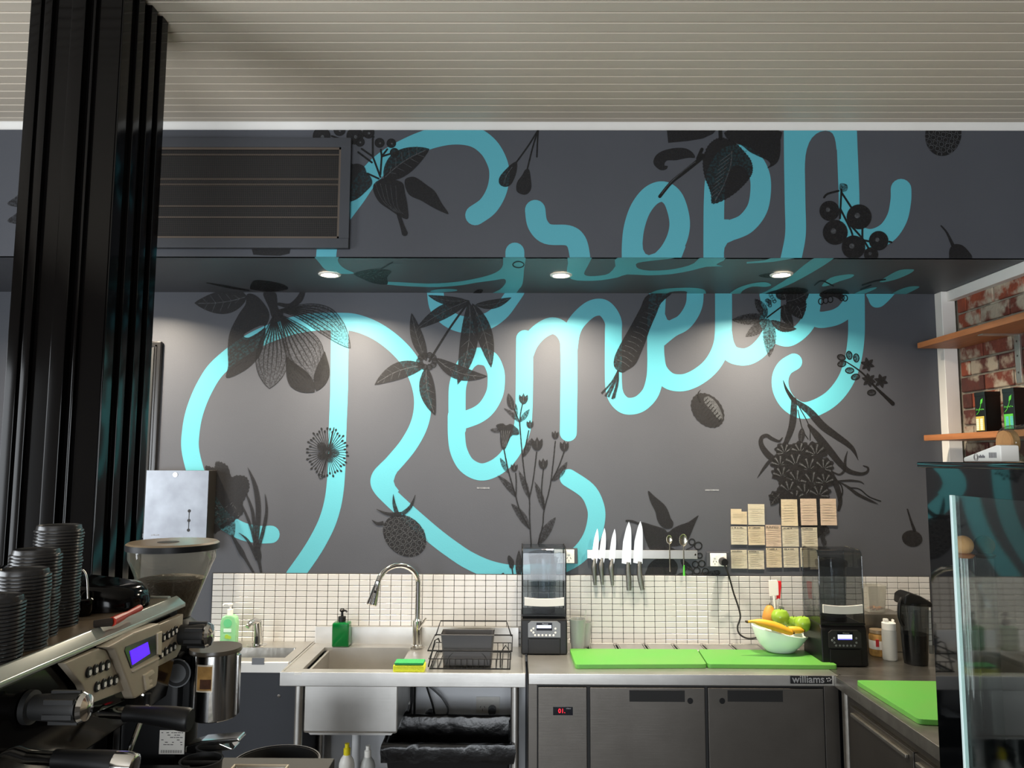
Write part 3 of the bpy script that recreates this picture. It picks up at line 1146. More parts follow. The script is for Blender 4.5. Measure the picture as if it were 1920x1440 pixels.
a.fill([(570, 375), (610, 315), (740, 320), (880, 355), (905, 395), (760, 415), (600, 400)], 'ink')
a.stroke([(180, 335), (380, 375), (560, 405)], [6, 20, 10], 'ink')
a.done('painted_plant')
a = Art('S', 'T2')
a.fill([(1550, 1800), (1680, 1770), (1860, 1775), (1960, 1800), (1800, 1820), (1640, 1825)], 'ink')
a.done('painted_plant')
a = Art('B', 'T3')
a.fill([(585, 30), (935, 30), (925, 75), (840, 95), (700, 92), (600, 85)], 'ink', 0)
a.done('painted_plant')
a = Art('B', 'P')
for y in (383, 415):
    a.fill([(14, y), (30, y - 14), (48, y - 26), (60, y), (40, y + 6)], 'ink_light')
a.done('painted_plant')

a = Art('W', 'T3')                                               # large ribbed bud
a.leaf((545, 460), (70, 520), 215, -25, bulge=.42)
a.fill([(545, 440), (620, 450), (700, 530), (745, 630), (700, 740), (560, 830), (520, 800), (700, 720), (690, 900), (640, 1020), (520, 1130), (360, 1195), (375, 1080), (370, 930), (390, 780), (470, 620), (530, 530)], 'ink', 4)
for i in range(6):
    a.stroke([(690 - i * 12, 760 + i * 55), (560 - i * 15, 860 + i * 40), (385, 980 + i * 32)], 4, 'ink_line', 3, False)
petals = [((800, 590), (1475, 925), 235, -125, 'ink_soft'), ((820, 610), (1190, 1220), 330, -30, 'ink_soft'), ((790, 610), (745, 1290), 300, -10, 'ink_soft'), ((900, 1000), (1150, 1320), 190, 40, 'ink'), ((1240, 950), (1170, 1310), 130, -20, 'ink')]
for p, q, w_, be, m_ in petals[::-1]:
    a.leaf(p, q, w_, be, m_, None, bulge=.6)
    dx, dy = q[0] - p[0], q[1] - p[1]
    l = math.hypot(dx, dy)
    nx, ny = -dy / l, dx / l
    for j in range(-3, 4):
        def pt(t, j=j):
            o = be * 4 * t * (1 - t) + w_ * .135 * j * sin(pi * t ** 1.35)
            return (p[0] + dx * t + nx * o, p[1] + dy * t + ny * o)
        a.stroke([pt(t) for t in (.05, .25, .45, .65, .82 if abs(j) < 3 else .9)], [13, 11, 8, 5, 1.5], 'ink_line', 4, False)
    sg = 1
    for j in (-3.72, 3.72):
        a.stroke([(p[0] + dx * t + nx * (be * 4 * t * (1 - t) + w_ * .135 * j * (sin(pi * t ** 1.35)) ** .8), p[1] + dy * t + ny * (be * 4 * t * (1 - t) + w_ * .135 * j * (sin(pi * t ** 1.35)) ** .8)) for t in (.02, .2, .4, .6, .8, .93, 1)], 5, 'ink_line', 4, False)
a.fill([(690, 430), (800, 430), (820, 560), (870, 610), (830, 690), (770, 650), (740, 560)], 'ink')
a.stroke([(830, 530), (930, 545), (1010, 490), (1050, 410)], [30, 44, 60, 40], 'ink')
a.done('painted_plant', 'large dark printed ribbed flower bud with broad leaves')

a = Art('W', 'E')                                                # star of long leaves
a.stroke([(715, 130), (600, 290), (510, 430), (450, 530)], 14, 'ink_line')
for p, q, w_, be in (((720, 120), (360, 315), 95, 15), ((720, 130), (640, 690), 120, -35), ((740, 140), (868, 575), 110, -20), ((760, 150), (1005, 100), 62, 20), ((700, 120), (440, 85), 60, -18),
                     ((430, 530), (330, 205), 85, -12), ((420, 560), (80, 690), 115, 30), ((430, 570), (490, 897), 105, 22), ((490, 510), (843, 632), 95, 40)):
    a.leaf(p, q, w_, be)
for i in range(10):
    a.circ(435 + 52 * cos(i * .63), 530 + 42 * sin(i * .63), 22, 'ink_light', n=10)
    a.ring(435 + 52 * cos(i * .63), 530 + 42 * sin(i * .63), 20, 4, n=8)
a.done('painted_plant', 'dark printed stem with two stars of long leaves')

a = Art('W', 'D')                                                # star burst flower head
cx, cy = 1130, 1145
for i in range(44):
    an = 2 * pi * i / 44
    r = 140 + 12 * sin(i * 2.3)
    a.stroke([(cx + 14 * cos(an), cy + 14 * sin(an)), (cx + r * .9 * cos(an), cy + r * 1.06 * sin(an))], 4, 'ink_line', 0, False)
    a.circ(cx + r * .93 * cos(an), cy + r * 1.1 * sin(an), 10, 'ink_line', 7, an, 8)
for an, l, w_ in ((2.6, 75, 60), (3.9, 90, 60), (.1, 85, 55), (1.2, 75, 50), (5.2, 75, 45)):
    a.leaf((cx, cy), (cx + l * cos(an), cy + l * sin(an)), w_, 0, 'ink_light', 'ink_line', bulge=.62, nv=2)
a.stroke([(1175, 980), (1135, 1140), (1090, 1310)], 8, 'ink_line')
a.ring(1087, 1308, 14, 5)
a.done('painted_flower', 'dark printed round burst of stamens')

a = Art('W', 'F')                                                # root vegetable shape
a.fill([(610, 100), (830, 60), (720, 170), (680, 260), (620, 400), (590, 490), (545, 600), (500, 690), (430, 740), (385, 760), (340, 735), (317, 690), (330, 610), (390, 490), (470, 350), (540, 220)], 'ink', 4)
for i in range(13):
    t = i / 12
    x, y = 340 + 290 * t, 650 - 480 * t
    a.stroke([(x, y), (x + 60, y + 22), (x + 110 - 30 * t, y + 60 - 20 * t)], 4, 'ink_pale', 4, False)
for q in ((215, 935), (248, 958), (272, 965), (305, 982), (320, 975)):
    a.stroke([(355, 740), ((355 + q[0]) / 2 + 15, 840), q], [12, 14, 18], 'ink', 4, False)
a.done('painted_vegetable', 'dark printed ridged root vegetable')
a = Art('W', 'F')                                                # cut seed pod
ol = []
for i in range(44):
    an = 2 * pi * i / 44
    k = 1 + .02 * (1 if i % 2 else -1)
    x, y = 165 * cos(an) * k, 120 * sin(an) * k
    ol.append((1110 + x * cos(.85) - y * sin(.85), 1078 + x * sin(.85) + y * cos(.85)))
a.fill(ol, 'ink', 0)
a.fill([(1080, 975), (1120, 960), (1180, 1010), (1225, 1090), (1235, 1150), (1200, 1150), (1150, 1090), (1090, 1020)], 'ink_pale', 4)
for i in range(8):
    x, y = 1095 + i * 17, 985 + i * 24
    a.stroke([(x - 10, y + 18), (x + 14, y - 8)], 8, 'ink_line', 0)
    a.stroke([(x - 45, y + 70), (x - 20, y + 40)], 6, 'ink_light', 0)
a.stroke([(1045, 1000), (1030, 940), (1050, 905)], [16, 12, 4], 'ink_line')
a.done('painted_fruit', 'dark printed halved seed pod')

a = Art('W', 'T4')                                               # serrated leaf cluster
a.stroke([(440, 370), (520, 310), (600, 250)], 16, 'ink_line')
for p, q, w_, be, m_ in (((430, 360), (65, 395), 110, -10, 'ink_light'), ((440, 380), (210, 575), 110, -14, 'ink_light'), ((455, 380), (465, 790), 130, -8, 'ink_light'), ((440, 360), (310, 170), 100, 5, 'ink_light'),
                         ((480, 400), (755, 490), 90, 30, 'ink'), ((620, 230), (720, 470), 105, 25, 'ink'), ((650, 200), (810, 385), 200, -50, 'ink'), ((640, 200), (890, 90), 150, 20, 'ink'), ((640, 180), (560, 40), 160, 10, 'ink')):
    a.leaf(p, q, w_, be, m_, 'ink_line' if m_ == 'ink_light' else 'ink_pale', jag=.12)
for i in range(16):
    a.ring(470 + 50 * cos(i * 1.7) * (i % 4) / 3, 200 + 70 * sin(i * 1.7) * (i % 5) / 4, 17, 5)
for x, y in ((1060, 190), (1010, 200), (1265, 165), (1230, 160), (1110, 180)):
    a.ring(x, y, 26, 11, 'ink_line', 32)
a.fill([(1000, 120), (1230, 120), (1220, 180), (1140, 150), (1040, 170)], 'ink')
a.done('painted_plant', 'dark printed serrated leaf cluster below the soffit')

a = Art('W', 'G')                                                # sprig with buds and star flowers
a.stroke([(625, 450), (720, 515), (800, 600), (900, 695)], [6, 10, 14, 24], 'ink_line')
for x, y, an in ((605, 430, .3), (607, 467, -.2), (650, 418, 1.4), (690, 433, 1.5), (652, 505, 0), (685, 542, -.3), (778, 632, -.1)):
    a.leaf((x - 26 * cos(an), y - 26 * sin(an)), (x + 26 * cos(an), y + 26 * sin(an)), 36, 0, 'ink_light', None, bulge=.5)
    a.ring(x, y, 24, 6, 'ink_line', 16, an, 12)
for cx, cy in ((755, 470), (832, 565), (762, 560)):
    for i in range(6):
        an = i * pi / 3 + .3
        a.leaf((cx, cy), (cx + 42 * cos(an), cy + 42 * sin(an)), 22, 0, 'ink', 'ink_line', nv=1)
a.done('painted_plant', 'small dark printed sprig with buds and star flowers')

a = Art('W', 'T6')                                               # large peony with curling leaves
a.stroke([(328, 65), (360, 150), (420, 240)], [6, 26, 40], 'ink_line')
a.stroke([(425, 240), (420, 380), (400, 500), (345, 640)], [50, 62, 58, 40], 'ink')
a.stroke([(430, 245), (560, 340), (680, 470), (800, 560), (900, 630), (960, 690), (1002, 780)], [34, 64, 70, 60, 48, 34, 4], 'ink')
a.stroke([(560, 470), (640, 570), (740, 690), (840, 810), (920, 880), (1020, 905), (1080, 890), (1090, 850), (1050, 832)], [30, 66, 66, 54, 44, 32, 24, 18, 10], 'ink')
a.stroke([(905, 700), (885, 780), (880, 870), (830, 910), (760, 880)], [4, 22, 24, 18, 14], 'ink')
a.stroke([(320, 580), (290, 610), (230, 590), (180, 560), (135, 580), (130, 640), (180, 720), (260, 790)], [10, 22, 32, 34, 36, 44, 56, 60], 'ink')
a.stroke([(200, 795), (150, 860), (97, 938)], [30, 24, 4], 'ink')
a.stroke([(460, 330), (500, 500), (550, 590)], 8, 'ink_line')
a.stroke([(470, 300), (560, 470), (570, 600)], 8, 'ink_line')
a.leaf((500, 490), (485, 640), 60, 0)
a.stroke([(740, 880), (810, 1020), (840, 1150), (825, 1230)], [60, 52, 40, 24], 'ink')
a.stroke([(780, 930), (850, 1010), (860, 1080), (830, 1140)], 12, 'ink_line')
a.stroke([(820, 970), (930, 965), (1020, 975), (1055, 998)], [14, 20, 14, 4], 'ink')
a.stroke([(840, 980), (920, 1030), (1000, 1090), (1120, 1150), (1180, 1175)], [10, 24, 30, 22, 4], 'ink')
a.stroke([(910, 1030), (1010, 1040), (1100, 1110), (1205, 1150)], 10, 'ink_line')
rnd = random.Random(11)
heads = [(340, 690, 85), (480, 680, 85), (620, 700, 105), (300, 800, 90), (440, 790, 110), (560, 830, 110), (690, 830, 90), (320, 900, 95), (450, 940, 110), (590, 960, 120), (700, 960, 90), (380, 1030, 100), (520, 1060, 110), (650, 1070, 100), (270, 1110, 70), (440, 1110, 90)]
for x, y, r in heads:
    ol = []
    for i in range(24):
        an = 2 * pi * i / 24
        k = r * (1 + .12 * sin(i * 2.1 + x) + .05 * rnd.random())
        ol.append((x + k * cos(an), y + k * .78 * sin(an)))
    a.fill(ol, 'ink', 2)
    ro_ = rnd.uniform(-.7, .7)
    for i in range(11):
        an = ro_ - pi * 1.1 + pi * 1.2 * i / 10 + rnd.uniform(-.05, .05)
        a.stroke([(x + r * .15 * cos(an), y + r * .3 + r * .1 * sin(an)), (x + r * .85 * cos(an), y + r * .15 + r * .78 * sin(an))], [4, 13], 'ink_pale' if i % 2 else 'ink_line', 0, False) if False else \
            a.stroke([(x + r * .15 * cos(an), y + r * .3 + r * .1 * sin(an)), (x + r * .5 * cos(an), y + r * .2 + r * .45 * sin(an)), (x + r * .88 * cos(an), y + r * .15 + r * .75 * sin(an))], [4, 10, 17], 'ink_pale' if i % 2 else 'ink_line', 2, False)
a.leaf((320, 1070), (215, 1190), 90, 10)
a.fill([(310, 1060), (420, 1090), (520, 1120), (700, 1110), (740, 1300), (640, 1480), (480, 1380), (310, 1310), (290, 1180)], 'ink', 3)
a.fill([(660, 1380), (720, 1370), (745, 1430), (700, 1470), (720, 1520), (690, 1560), (660, 1480)], 'ink_light', 3)
a.done('painted_flower', 'large dark printed peony with curling leaves')

a = Art('W', 'H')                                                # carnation
ol = []
for i, p in enumerate(spline([(230, 140), (240, 118), (290, 130), (300, 95), (330, 92), (380, 120), (405, 190), (440, 182), (500, 190), (525, 240), (515, 300), (480, 370), (485, 430), (420, 490), (340, 540), (280, 570), (230, 500), (210, 300)], 5, True)):
    k = 1 + (.02 if i % 2 else -.02)
    ol.append((360 + (p[0] - 360) * k, 320 + (p[1] - 320) * k))
a.fill(ol, 'ink', 0)
rnd = random.Random(5)
for i in range(60):
    x, y = rnd.uniform(250, 460), rnd.uniform(370, 500)
    a.stroke([(x, y), (x + rnd.uniform(-14, 14), y + rnd.uniform(-14, 14))], 3, 'ink_pale', 0, False)
a.fill([(330, 520), (425, 480), (425, 590), (390, 580)], 'ink_light', 3)
a.stroke([(410, 585), (470, 690), (500, 740), (555, 835)], [14, 34, 20, 14], 'ink')
a.stroke([(570, 640), (585, 720), (590, 760), (605, 835)], [40, 40, 22, 14], 'ink')
for P, W in (([(515, 130), (565, 260), (585, 420), (572, 660)], [3, 30, 34, 24]), ([(630, 305), (640, 420), (620, 540), (585, 670)], [3, 18, 24, 22]), ([(505, 310), (545, 420), (560, 560), (570, 660)], [10, 20, 20, 20]),
             ([(465, 360), (510, 460), (545, 560), (570, 680)], [10, 16, 18, 18]), ([(455, 565), (510, 610), (550, 680), (580, 745)], [3, 16, 24, 26])):
    a.stroke(P, W, 'ink', 6, False)
a.done('painted_flower', 'dark printed carnation with narrow leaves beside the towel dispenser')
a = Art('W', 'H')                                                # raspberry
rasp(a, 1560, 585, 160, 125, .75, rb=33)
for P in ([(1540, 440), (1450, 440), (1372, 408)], [(1420, 500), (1380, 505), (1342, 480)], [(1545, 440), (1600, 390), (1632, 312)], [(1510, 440), (1490, 370), (1485, 308)]):
    a.stroke(P, [30, 22, 3], 'ink', 4, False)
a.done('painted_fruit', 'dark printed raspberry on the leg of the large capital')

a = Art('W', 'T7')                                               # wild flower sprig
for P in ([(385, 1230), (372, 1000), (370, 860), (340, 720), (318, 540), (297, 290)], [(297, 290), (305, 220), (318, 150)], [(297, 290), (260, 200), (240, 170)], [(370, 860), (400, 710), (425, 510)], [(370, 1085), (300, 950), (270, 850), (215, 660), (180, 490)],
          [(270, 840), (272, 740), (268, 670)], [(435, 1200), (470, 1060), (480, 950), (530, 740), (565, 430)], [(480, 940), (462, 800), (475, 640)], [(540, 720), (590, 620), (630, 510)], [(322, 545), (345, 450), (365, 350)]):
    a.stroke(P, 11, 'ink_light')
    a.stroke(P, 6, 'ink_line')
for p, q, w_, be in (((370, 1085), (232, 895), 60, 10), ((270, 850), (130, 685), 48, 12), ((215, 670), (150, 552), 38, 0), ((370, 860), (290, 648), 44, 4), ((480, 950), (410, 732), 46, 6), ((440, 1205), (568, 998), 70, -6), ((540, 730), (655, 582), 54, 8),
                     ((325, 548), (392, 402), 44, 0), ((300, 285), (372, 188), 40, 0), ((290, 285), (178, 182), 34, 10), ((275, 250), (268, 145), 26, 0)):
    a.leaf(p, q, w_, be, 'ink_light', 'ink_line', nv=4)
a.leaf((245, 195), (212, 70), 52, 0)
for x, y, s_ in ((326, 115, 34), (428, 455, 42), (474, 602, 34), (632, 470, 34), (564, 385, 26), (257, 630, 26), (375, 305, 26)):
    a.fill([(x - s_ * .6, y + s_ * .8), (x - s_, y), (x - s_ * .9, y - s_ * 1.1), (x - s_ * .4, y - s_ * .6), (x, y - s_ * 1.4), (x + s_ * .4, y - s_ * .6), (x + s_ * .9, y - s_ * 1.1), (x + s_, y), (x + s_ * .6, y + s_ * .8), (x, y + s_ * 1.1)], 'ink', 2)
    a.stroke([(x, y + s_ * .5), (x, y - s_ * .7)], 3, 'ink_pale', 0)
a.fill([(150, 360), (120, 310), (170, 295), (195, 310), (230, 298), (265, 320), (290, 345), (290, 380), (240, 385), (215, 430), (190, 485), (165, 485), (152, 430)], 'ink', 3)
a.fill([(78, 340), (120, 330), (150, 345), (140, 365), (100, 362)], 'ink_light', 3)
for i in range(5):
    a.stroke([(172 + i * 5, 470), (160 + i * 16, 350)], 4, 'ink_pale', 0)
a.fill([(215, 1350), (205, 1310), (215, 1285), (235, 1300), (255, 1330), (250, 1380), (225, 1380)], 'ink')
a.stroke([(240, 1380), (250, 1450)], 9, 'ink_line')
a.leaf((290, 1460), (292, 1245), 50, 0)
a.leaf((150, 1440), (190, 1450), 60, 0)
a.done('painted_plant', 'dark printed wild flower sprig behind the blender')

a = Art('W', 'T5')                                               # leaves behind the knife rack
a.fill([(420, 152), (520, 240), (640, 340), (700, 430), (740, 540), (775, 600), (770, 660), (730, 690), (660, 690), (590, 640), (545, 560), (520, 450), (460, 330), (430, 240)], 'ink', 4)
a.fill([(700, 740), (640, 690), (480, 640), (320, 600), (350, 730), (400, 900), (480, 1000), (800, 1000), (740, 950), (830, 940), (950, 900), (1010, 800), (1060, 680), (1100, 580), (1132, 500), (1000, 590), (880, 635), (780, 680)], 'ink', 3)
a.stroke([(110, 580), (200, 590), (330, 640)], [30, 36, 30], 'ink')
a.fill([(400, 1270), (440, 1190), (540, 1120), (740, 1110), (830, 1190), (830, 1290), (760, 1370), (400, 1370)], 'ink', 3)
for x, y, r in ((1040, 880, 42), (1130, 935, 52), (1150, 1075, 36), (1090, 1200, 44), (1180, 1190, 46), (1110, 1290, 46), (1230, 1300, 44), (990, 1320, 60)):
    a.ring(x, y, r, 17, 'ink_line')
a.leaf((880, 1130), (1060, 1290), 90, 10)
a.leaf((1000, 1370), (820, 1350), 90, 0)
a.stroke([(960, 990), (1040, 950), (1090, 910)], 14, 'ink_line')
a.fill([(1000, 1330), (1200, 1310), (1420, 1280), (1420, 1350), (1200, 1370), (1000, 1370)], 'ink_light', 3)
a.done('painted_plant', 'dark printed pointed leaves behind the knife rack')
a = Art('W', 'Q')                                                # cherry
a.circ(1440, 395, 70, 'ink', 56, .2)
a.stroke([(1408, 198), (1430, 270), (1455, 340)], [10, 14, 22], 'ink')
a.done('painted_fruit', 'dark printed cherry on the right of the mural')
for u, v, w_ in ((906, 915, 24), (1335, 919, 26)):
    p, q = aY(u - w_ / 2, v, WY), aY(u + w_ / 2, v, WY)
    bx(p.x, q.x, WY - .002, WY - .0005, p.z - .004, p.z + .004, b=.0006).build('pale_scuff', 'scuff', wall)
# ================================================================ BENCHES ALONG THE WALL
FY = 3.62
WF = WY - .0115            # face of the tiles


def xa_(u, Y, v=1260):
    return aY(u, v, Y).x


# ---- stainless sink bench
sx0, sx1 = xa_(525, FY), xa_(986, FY)
bx0, bx1 = xa_(569, FY + .05, 1320), xa_(745, FY + .05, 1320)
sink = thing('sink_bench', 'stainless steel sink bench with a deep bowl and draining side', 'sink', ((sx0 + sx1) / 2, FY + .3, 0))
by0, by1 = FY + .07, WF - .11
ix0_, ix1_ = sx0 + .085, bx1 + .0
# top as a frame around the bowl opening
top = MB()
rz = BT
top.box(sx0, sx1, FY, by0, rz - .022, rz - .004, b=.003)
top.box(sx0, ix0_, by0, WF - .01, rz - .022, rz - .004)
top.box(ix1_, sx1, by0, WF - .01, rz - .022, rz - .014)
top.box(ix0_, ix1_, by1, WF - .01, rz - .022, rz - .004)
top.build('top', 'steel', sink)
MB().box(sx0, sx1, FY - .002, FY + .012, rz - .064, rz, b=.004).box(sx0, sx0 + .012, FY + .012, WF - .01, rz - .06, rz, b=.003) \
    .box(sx1 - .012, sx1, FY + .012, WF - .01, rz - .06, rz, b=.003).build('fascia', 'steel', sink)
MB().box(sx0 + .012, sx1 - .03, WF - .03, WF - .003, rz - .02, rz + .085, b=.004).build('upstand', 'steel', sink)
bw = MB()
zb = rz - .30
bw.prism([(bx0, rz - .022), (bx0, zb + .03), (bx0 + .03, zb), (bx1 - .03, zb), (bx1, zb + .03), (bx1, rz - .022), (bx1 - .012, rz - .022), (bx1 - .012, zb + .03), (bx1 - .03, zb + .012), (bx0 + .03, zb + .012), (bx0 + .012, zb + .03), (bx0 + .012, rz - .022)],
         'Y', by0, by1)
bw.box(bx0, bx1, by0 - .012, by0, zb + .012, rz - .022, b=.01)
bw.box(bx0, bx1, by1, by1 + .012, zb + .012, rz - .022)
bw.build('bowl', 'steel', sink)
for x in (sx0 + .075, sx1 - .05):
    for y in (FY + .06, WF - .1):
        MB().lathe([(.019, 0), (.019, rz - .06)], (x, y, 0), 20).build('leg', 'steel', sink)
MB().lathe([(.011, sx0 + .1), (.011, sx1 - .06)], (0, WF - .1, .18), 12, 'X').build('rail', 'steel', sink)
for v, name in ((0, 'sticker'),):
    p = aY(560, 1262, FY - .003)
    bx(p.x - .02, p.x + .012, FY - .0035, FY - .0018, p.z - .008, p.z + .004, b=.0005).build('sticker', 'label_white', sink)

# ---- pull-out tap
tp = aZ(780, 1196, BT)
tY = WF - .085
tX = aY(783, 1150, tY).x
tap = thing('sink_tap', 'tall chrome gooseneck tap with pull-out spray head', 'tap', (tX, tY, BT - .004))
MB().lathe([(.03, BT - .004), (.03, BT + .006), (.0255, BT + .01), (.0255, BT + .13), (.018, BT + .138)], (tX, tY, 0), 24).build('body', 'chrome', tap)
apex = aY(748, 1053, tY)
zt = apex.z - .012
rr = (tX - aY(712, 1080, tY - .1).x) / 2
pts = [(tX, tY, BT + .13), (tX, tY, zt - rr)]
ex = aY(708, 1105, tY - .12)
c = Vector((tX, tY, zt - rr))
R2 = (tX - ex.x) / 2
for i in range(1, 13):
    an = pi * i / 12 * .93
    f_ = i / 12
    pts.append((tX - R2 + R2 * cos(an), tY - .12 * f_, zt - rr + rr * 1.02 * sin(an)))
MB().tube(pts, .0138, 14).build('neck', 'chrome', tap)
e = Vector(pts[-1])
d = Vector((-.25, -.1, -1)).normalized()
hd = MB()
hd.tube([e, e + d * .02, e + d * .03, e + d * .115, e + d * .12], [.0148, .0155, .018, .029, .026], 18)
h = hd.build('spray_head', 'chrome', tap)
MB().ball(e + d * .05 + Vector((0, -.016, 0)), .009, 1).build('button', 'black_plastic', h)
lv = MB()
lv.lathe([(.016, 0), (.016, .035), (.012, .04)], (tX, tY - .02, BT + .085), 16, 'Y', cap=True)
lv.tube([(tX + .01, tY - .03, BT + .09), (tX + .05, tY - .045, BT + .15)], .005, 8)
lv.build('lever', 'chrome', tap)

# ---- sponge
p = aZ(770, 1246, BT)
sp = thing('sponge', 'yellow sponge with a green scouring top on the sink edge', 'sponge', (p.x, p.y, BT - .004))
q0, q1 = xa_(744, p.y), xa_(801, p.y)
bx(q0, q1, FY + .014, FY + .09, BT - .004, BT + .028, b=.006).build('pad', 'sponge_yellow', sp)
bx(q0 + .006, q1 - .004, FY + .016, FY + .088, BT + .028, BT + .039, b=.003).build('scourer', 'sponge_green', sp)

# ---- dish rack with the grey caddy
rx0, rx1, ry0, ry1 = xa_(803, FY + .12, 1230), xa_(960, FY + .12, 1230), FY + .10, FY + .42
rk = thing('dish_rack', 'black wire dish rack on the draining side', 'dish rack', ((rx0 + rx1) / 2, (ry0 + ry1) / 2, BT - .014))
z0 = BT - .008
z1 = BT + .075


def rect(x0, x1, y0, y1, z, r):
    return MB().tube([(x0, y0, z), (x1, y0, z), (x1, y1, z), (x0, y1, z)], r, 8, True)


rect(rx0 + .01, rx1 - .01, ry0, ry1, z0, .0035).build('base_frame', 'black_plastic', rk)
rect(rx0, rx1, ry0 - .005, ry1 + .005, z1, .0035).build('top_rim', 'black_plastic', rk)
rect(rx0 + .005, rx1 - .005, ry0 - .002, ry1 + .002, z0 + .045, .0022).build('middle_wire', 'black_plastic', rk)
n = 14
for i in range(n):
    x = rx0 + .02 + (rx1 - rx0 - .04) * i / (n - 1)
    MB().tube([(x, ry0, z0 + .045), (x, ry0, z0), (x, ry1, z0), (x, ry1, z0 + .045)], .0019, 6).build('wire', 'black_plastic', rk)
for yy, zt in ((ry0 + .03, BT + .115), (ry1 - .02, BT + .15)):
    MB().tube([(rx0 + .005, yy, z1), (rx0 + .03, yy, zt), (rx1 - .03, yy, zt), (rx1 - .005, yy, z1)] if yy > ry0 + .1 else
              [(rx0, yy, z0), (rx0 + .03, yy, zt), (rx0 + .045, yy + .01, zt + .005), (rx0 + .045, yy + .06, z1 + .02)], .0035, 8).build('handle', 'black_plastic', rk)
MB().tube([(rx1 - .055, ry0 + .02, z0), (rx1 - .055, ry0 + .02, BT + .06), (rx1 - .03, ry0 + .02, BT + .095), (rx1 - .015, ry0 + .02, z1)], .003, 8).build('handle', 'black_plastic', rk)
cx0, cx1 = xa_(826, ry0 + .03, 1220), xa_(926, ry0 + .03, 1220)
cad = thing('cutlery_caddy', 'dark grey plastic caddy standing in the dish rack', 'caddy', ((cx0 + cx1) / 2, ry0 + .09, z0 + .004))
cz0, cz1 = z0 + .004, aY(870, 1191, ry0 + .03).z
th = .004
cm = MB()
t = .008


def tapered(x0, x1, y0, y1, z0, z1, k):
    return [(x0 + k, y0 + k, z0), (x1 - k, y0 + k, z0), (x1 - k, y1 - k, z0), (x0 + k, y1 - k, z0), (x0, y0, z1), (x1, y0, z1), (x1, y1, z1), (x0, y1, z1)]


def openbox(m, x0, x1, y0, y1, z0, z1, k, th):
    """open topped tapered container with wall thickness"""
    t = bmesh.new()
    O = [t.verts.new(p) for p in tapered(x0, x1, y0, y1, z0, z1, k)]
    I = [t.verts.new(p) for p in tapered(x0 + th, x1 - th, y0 + th, y1 - th, z0 + th, z1, k)]
    t.faces.new(O[:4][::-1])
    t.faces.new(I[:4])
    for i in range(4):
        j = (i + 1) % 4
        t.faces.new((O[i], O[j], O[4 + j], O[4 + i]))
        t.faces.new((I[j], I[i], I[4 + i], I[4 + j]))
        t.faces.new((O[4 + i], O[4 + j], I[4 + j], I[4 + i]))
    bmesh.ops.recalc_face_normals(t, faces=t.faces[:])
    ve = [e for e in t.edges if abs(e.verts[0].co.z - e.verts[1].co.z) > .5 * (z1 - z0)]
    bmesh.ops.bevel(t, geom=ve, offset=min(.012, th * 3), segments=3, profile=.5, affect='EDGES')
    return m.add(t)


openbox(cm, cx0, cx1, ry0 + .03, ry0 + .15, cz0, cz1, .012, .004).build('tub', 'caddy_grey', cad)
MB().tube([(cx0 + .03, ry0 + .037, cz0 + .005)] + [((cx0 + cx1) / 2 - (cx1 - cx0) * .38 * cos(pi * i / 12), ry0 + .038, cz0 + .01 + .07 * sin(pi * i / 12)) for i in range(13)] + [(cx1 - .03, ry0 + .037, cz0 + .005)],
          .0012, 6).build('relief_line', 'black_plastic', cad)
rim = MB()
rim.tube([(cx0, ry0 + .03, cz1), (cx1, ry0 + .03, cz1), (cx1, ry0 + .15, cz1), (cx0, ry0 + .15, cz1)], .003, 8, True).build('rim', 'caddy_grey', cad)


# ---- green dish soap bottle
def rbox(m, x, y, z0, z1, w, d, b, seg=3, top=None):
    return m.box(x - w / 2, x + w / 2, y - d / 2, y + d / 2, z0, z1, b=b, seg=seg)


gy = WF - .075
gp = aY(640, 1212, gy)
bw_ = .088
gt = thing('soap_bottle', 'square green glass soap bottle with black pump on the sink', 'bottle', (gp.x, gy, BT - .004))
gz1 = aY(640, 1166, gy).z
gm = MB()
rbox(gm, gp.x, gy, BT - .004, gz1, bw_, .07, .008)
gm.lathe([(.02, gz1 - .001), (.017, gz1 + .006)], (gp.x, gy, 0), 20)
gm.build('bottle', 'bottle_green', gt)
pm = MB()
pm.lathe([(.020, gz1 + .004), (.020, gz1 + .028), (.010, gz1 + .03), (.007, gz1 + .032), (.006, gz1 + .05), (.012, gz1 + .053), (.014, gz1 + .062), (.008, gz1 + .068)], (gp.x, gy, 0), 20)
pm.tube([(gp.x, gy, gz1 + .06), (gp.x + .022, gy - .012, gz1 + .06), (gp.x + .028, gy - .015, gz1 + .054)], .005, 8)
pm.build('pump', 'black_plastic', gt)
MB().tube([(gp.x, gy, gz1), (gp.x + .004, gy, BT + .015)], .004, 8).build('dip_tube', 'bottle_green_dark', gt)

# ---- hand basin with white bench edge and dark cabinet
hx0, hx1 = tx0 - .03, sx0 - .003
hy0 = 3.80
hb = thing('hand_basin', 'small steel hand basin set in a white bench edge', 'basin', ((hx0 + hx1) / 2, hy0 + .2, .0))
ht = BT
ox0, ox1, oy0, oy1 = hx0 + .05, hx1 - .05, hy0 + .07, WF - .14
MB().box(hx0, hx1, hy0, oy0, ht - .03, ht).box(hx0, hx1, oy1, WF - .001, ht - .03, ht).box(hx0, ox0, oy0, oy1, ht - .03, ht).box(ox1, hx1, oy0, oy1, ht - .03, ht).build('deck', 'steel', hb)
bx(hx0, hx1 - .01, hy0 - .012, hy0 - .0005, ht - .05, ht - .002, b=.002).build('white_edge', 'white_plastic', hb)
p = aY(484, 1239, hy0 - .0125)
bx(p.x - .03, p.x + .03, hy0 - .0135, hy0 - .0122, p.z - .018, p.z + .014).build('tape', 'panel_grey', hb)
openbox(MB(), ox0 - .004, ox1 + .004, oy0 - .004, oy1 + .004, ht - .15, ht - .001, .03, .004).build('bowl', 'steel_worn', hb)
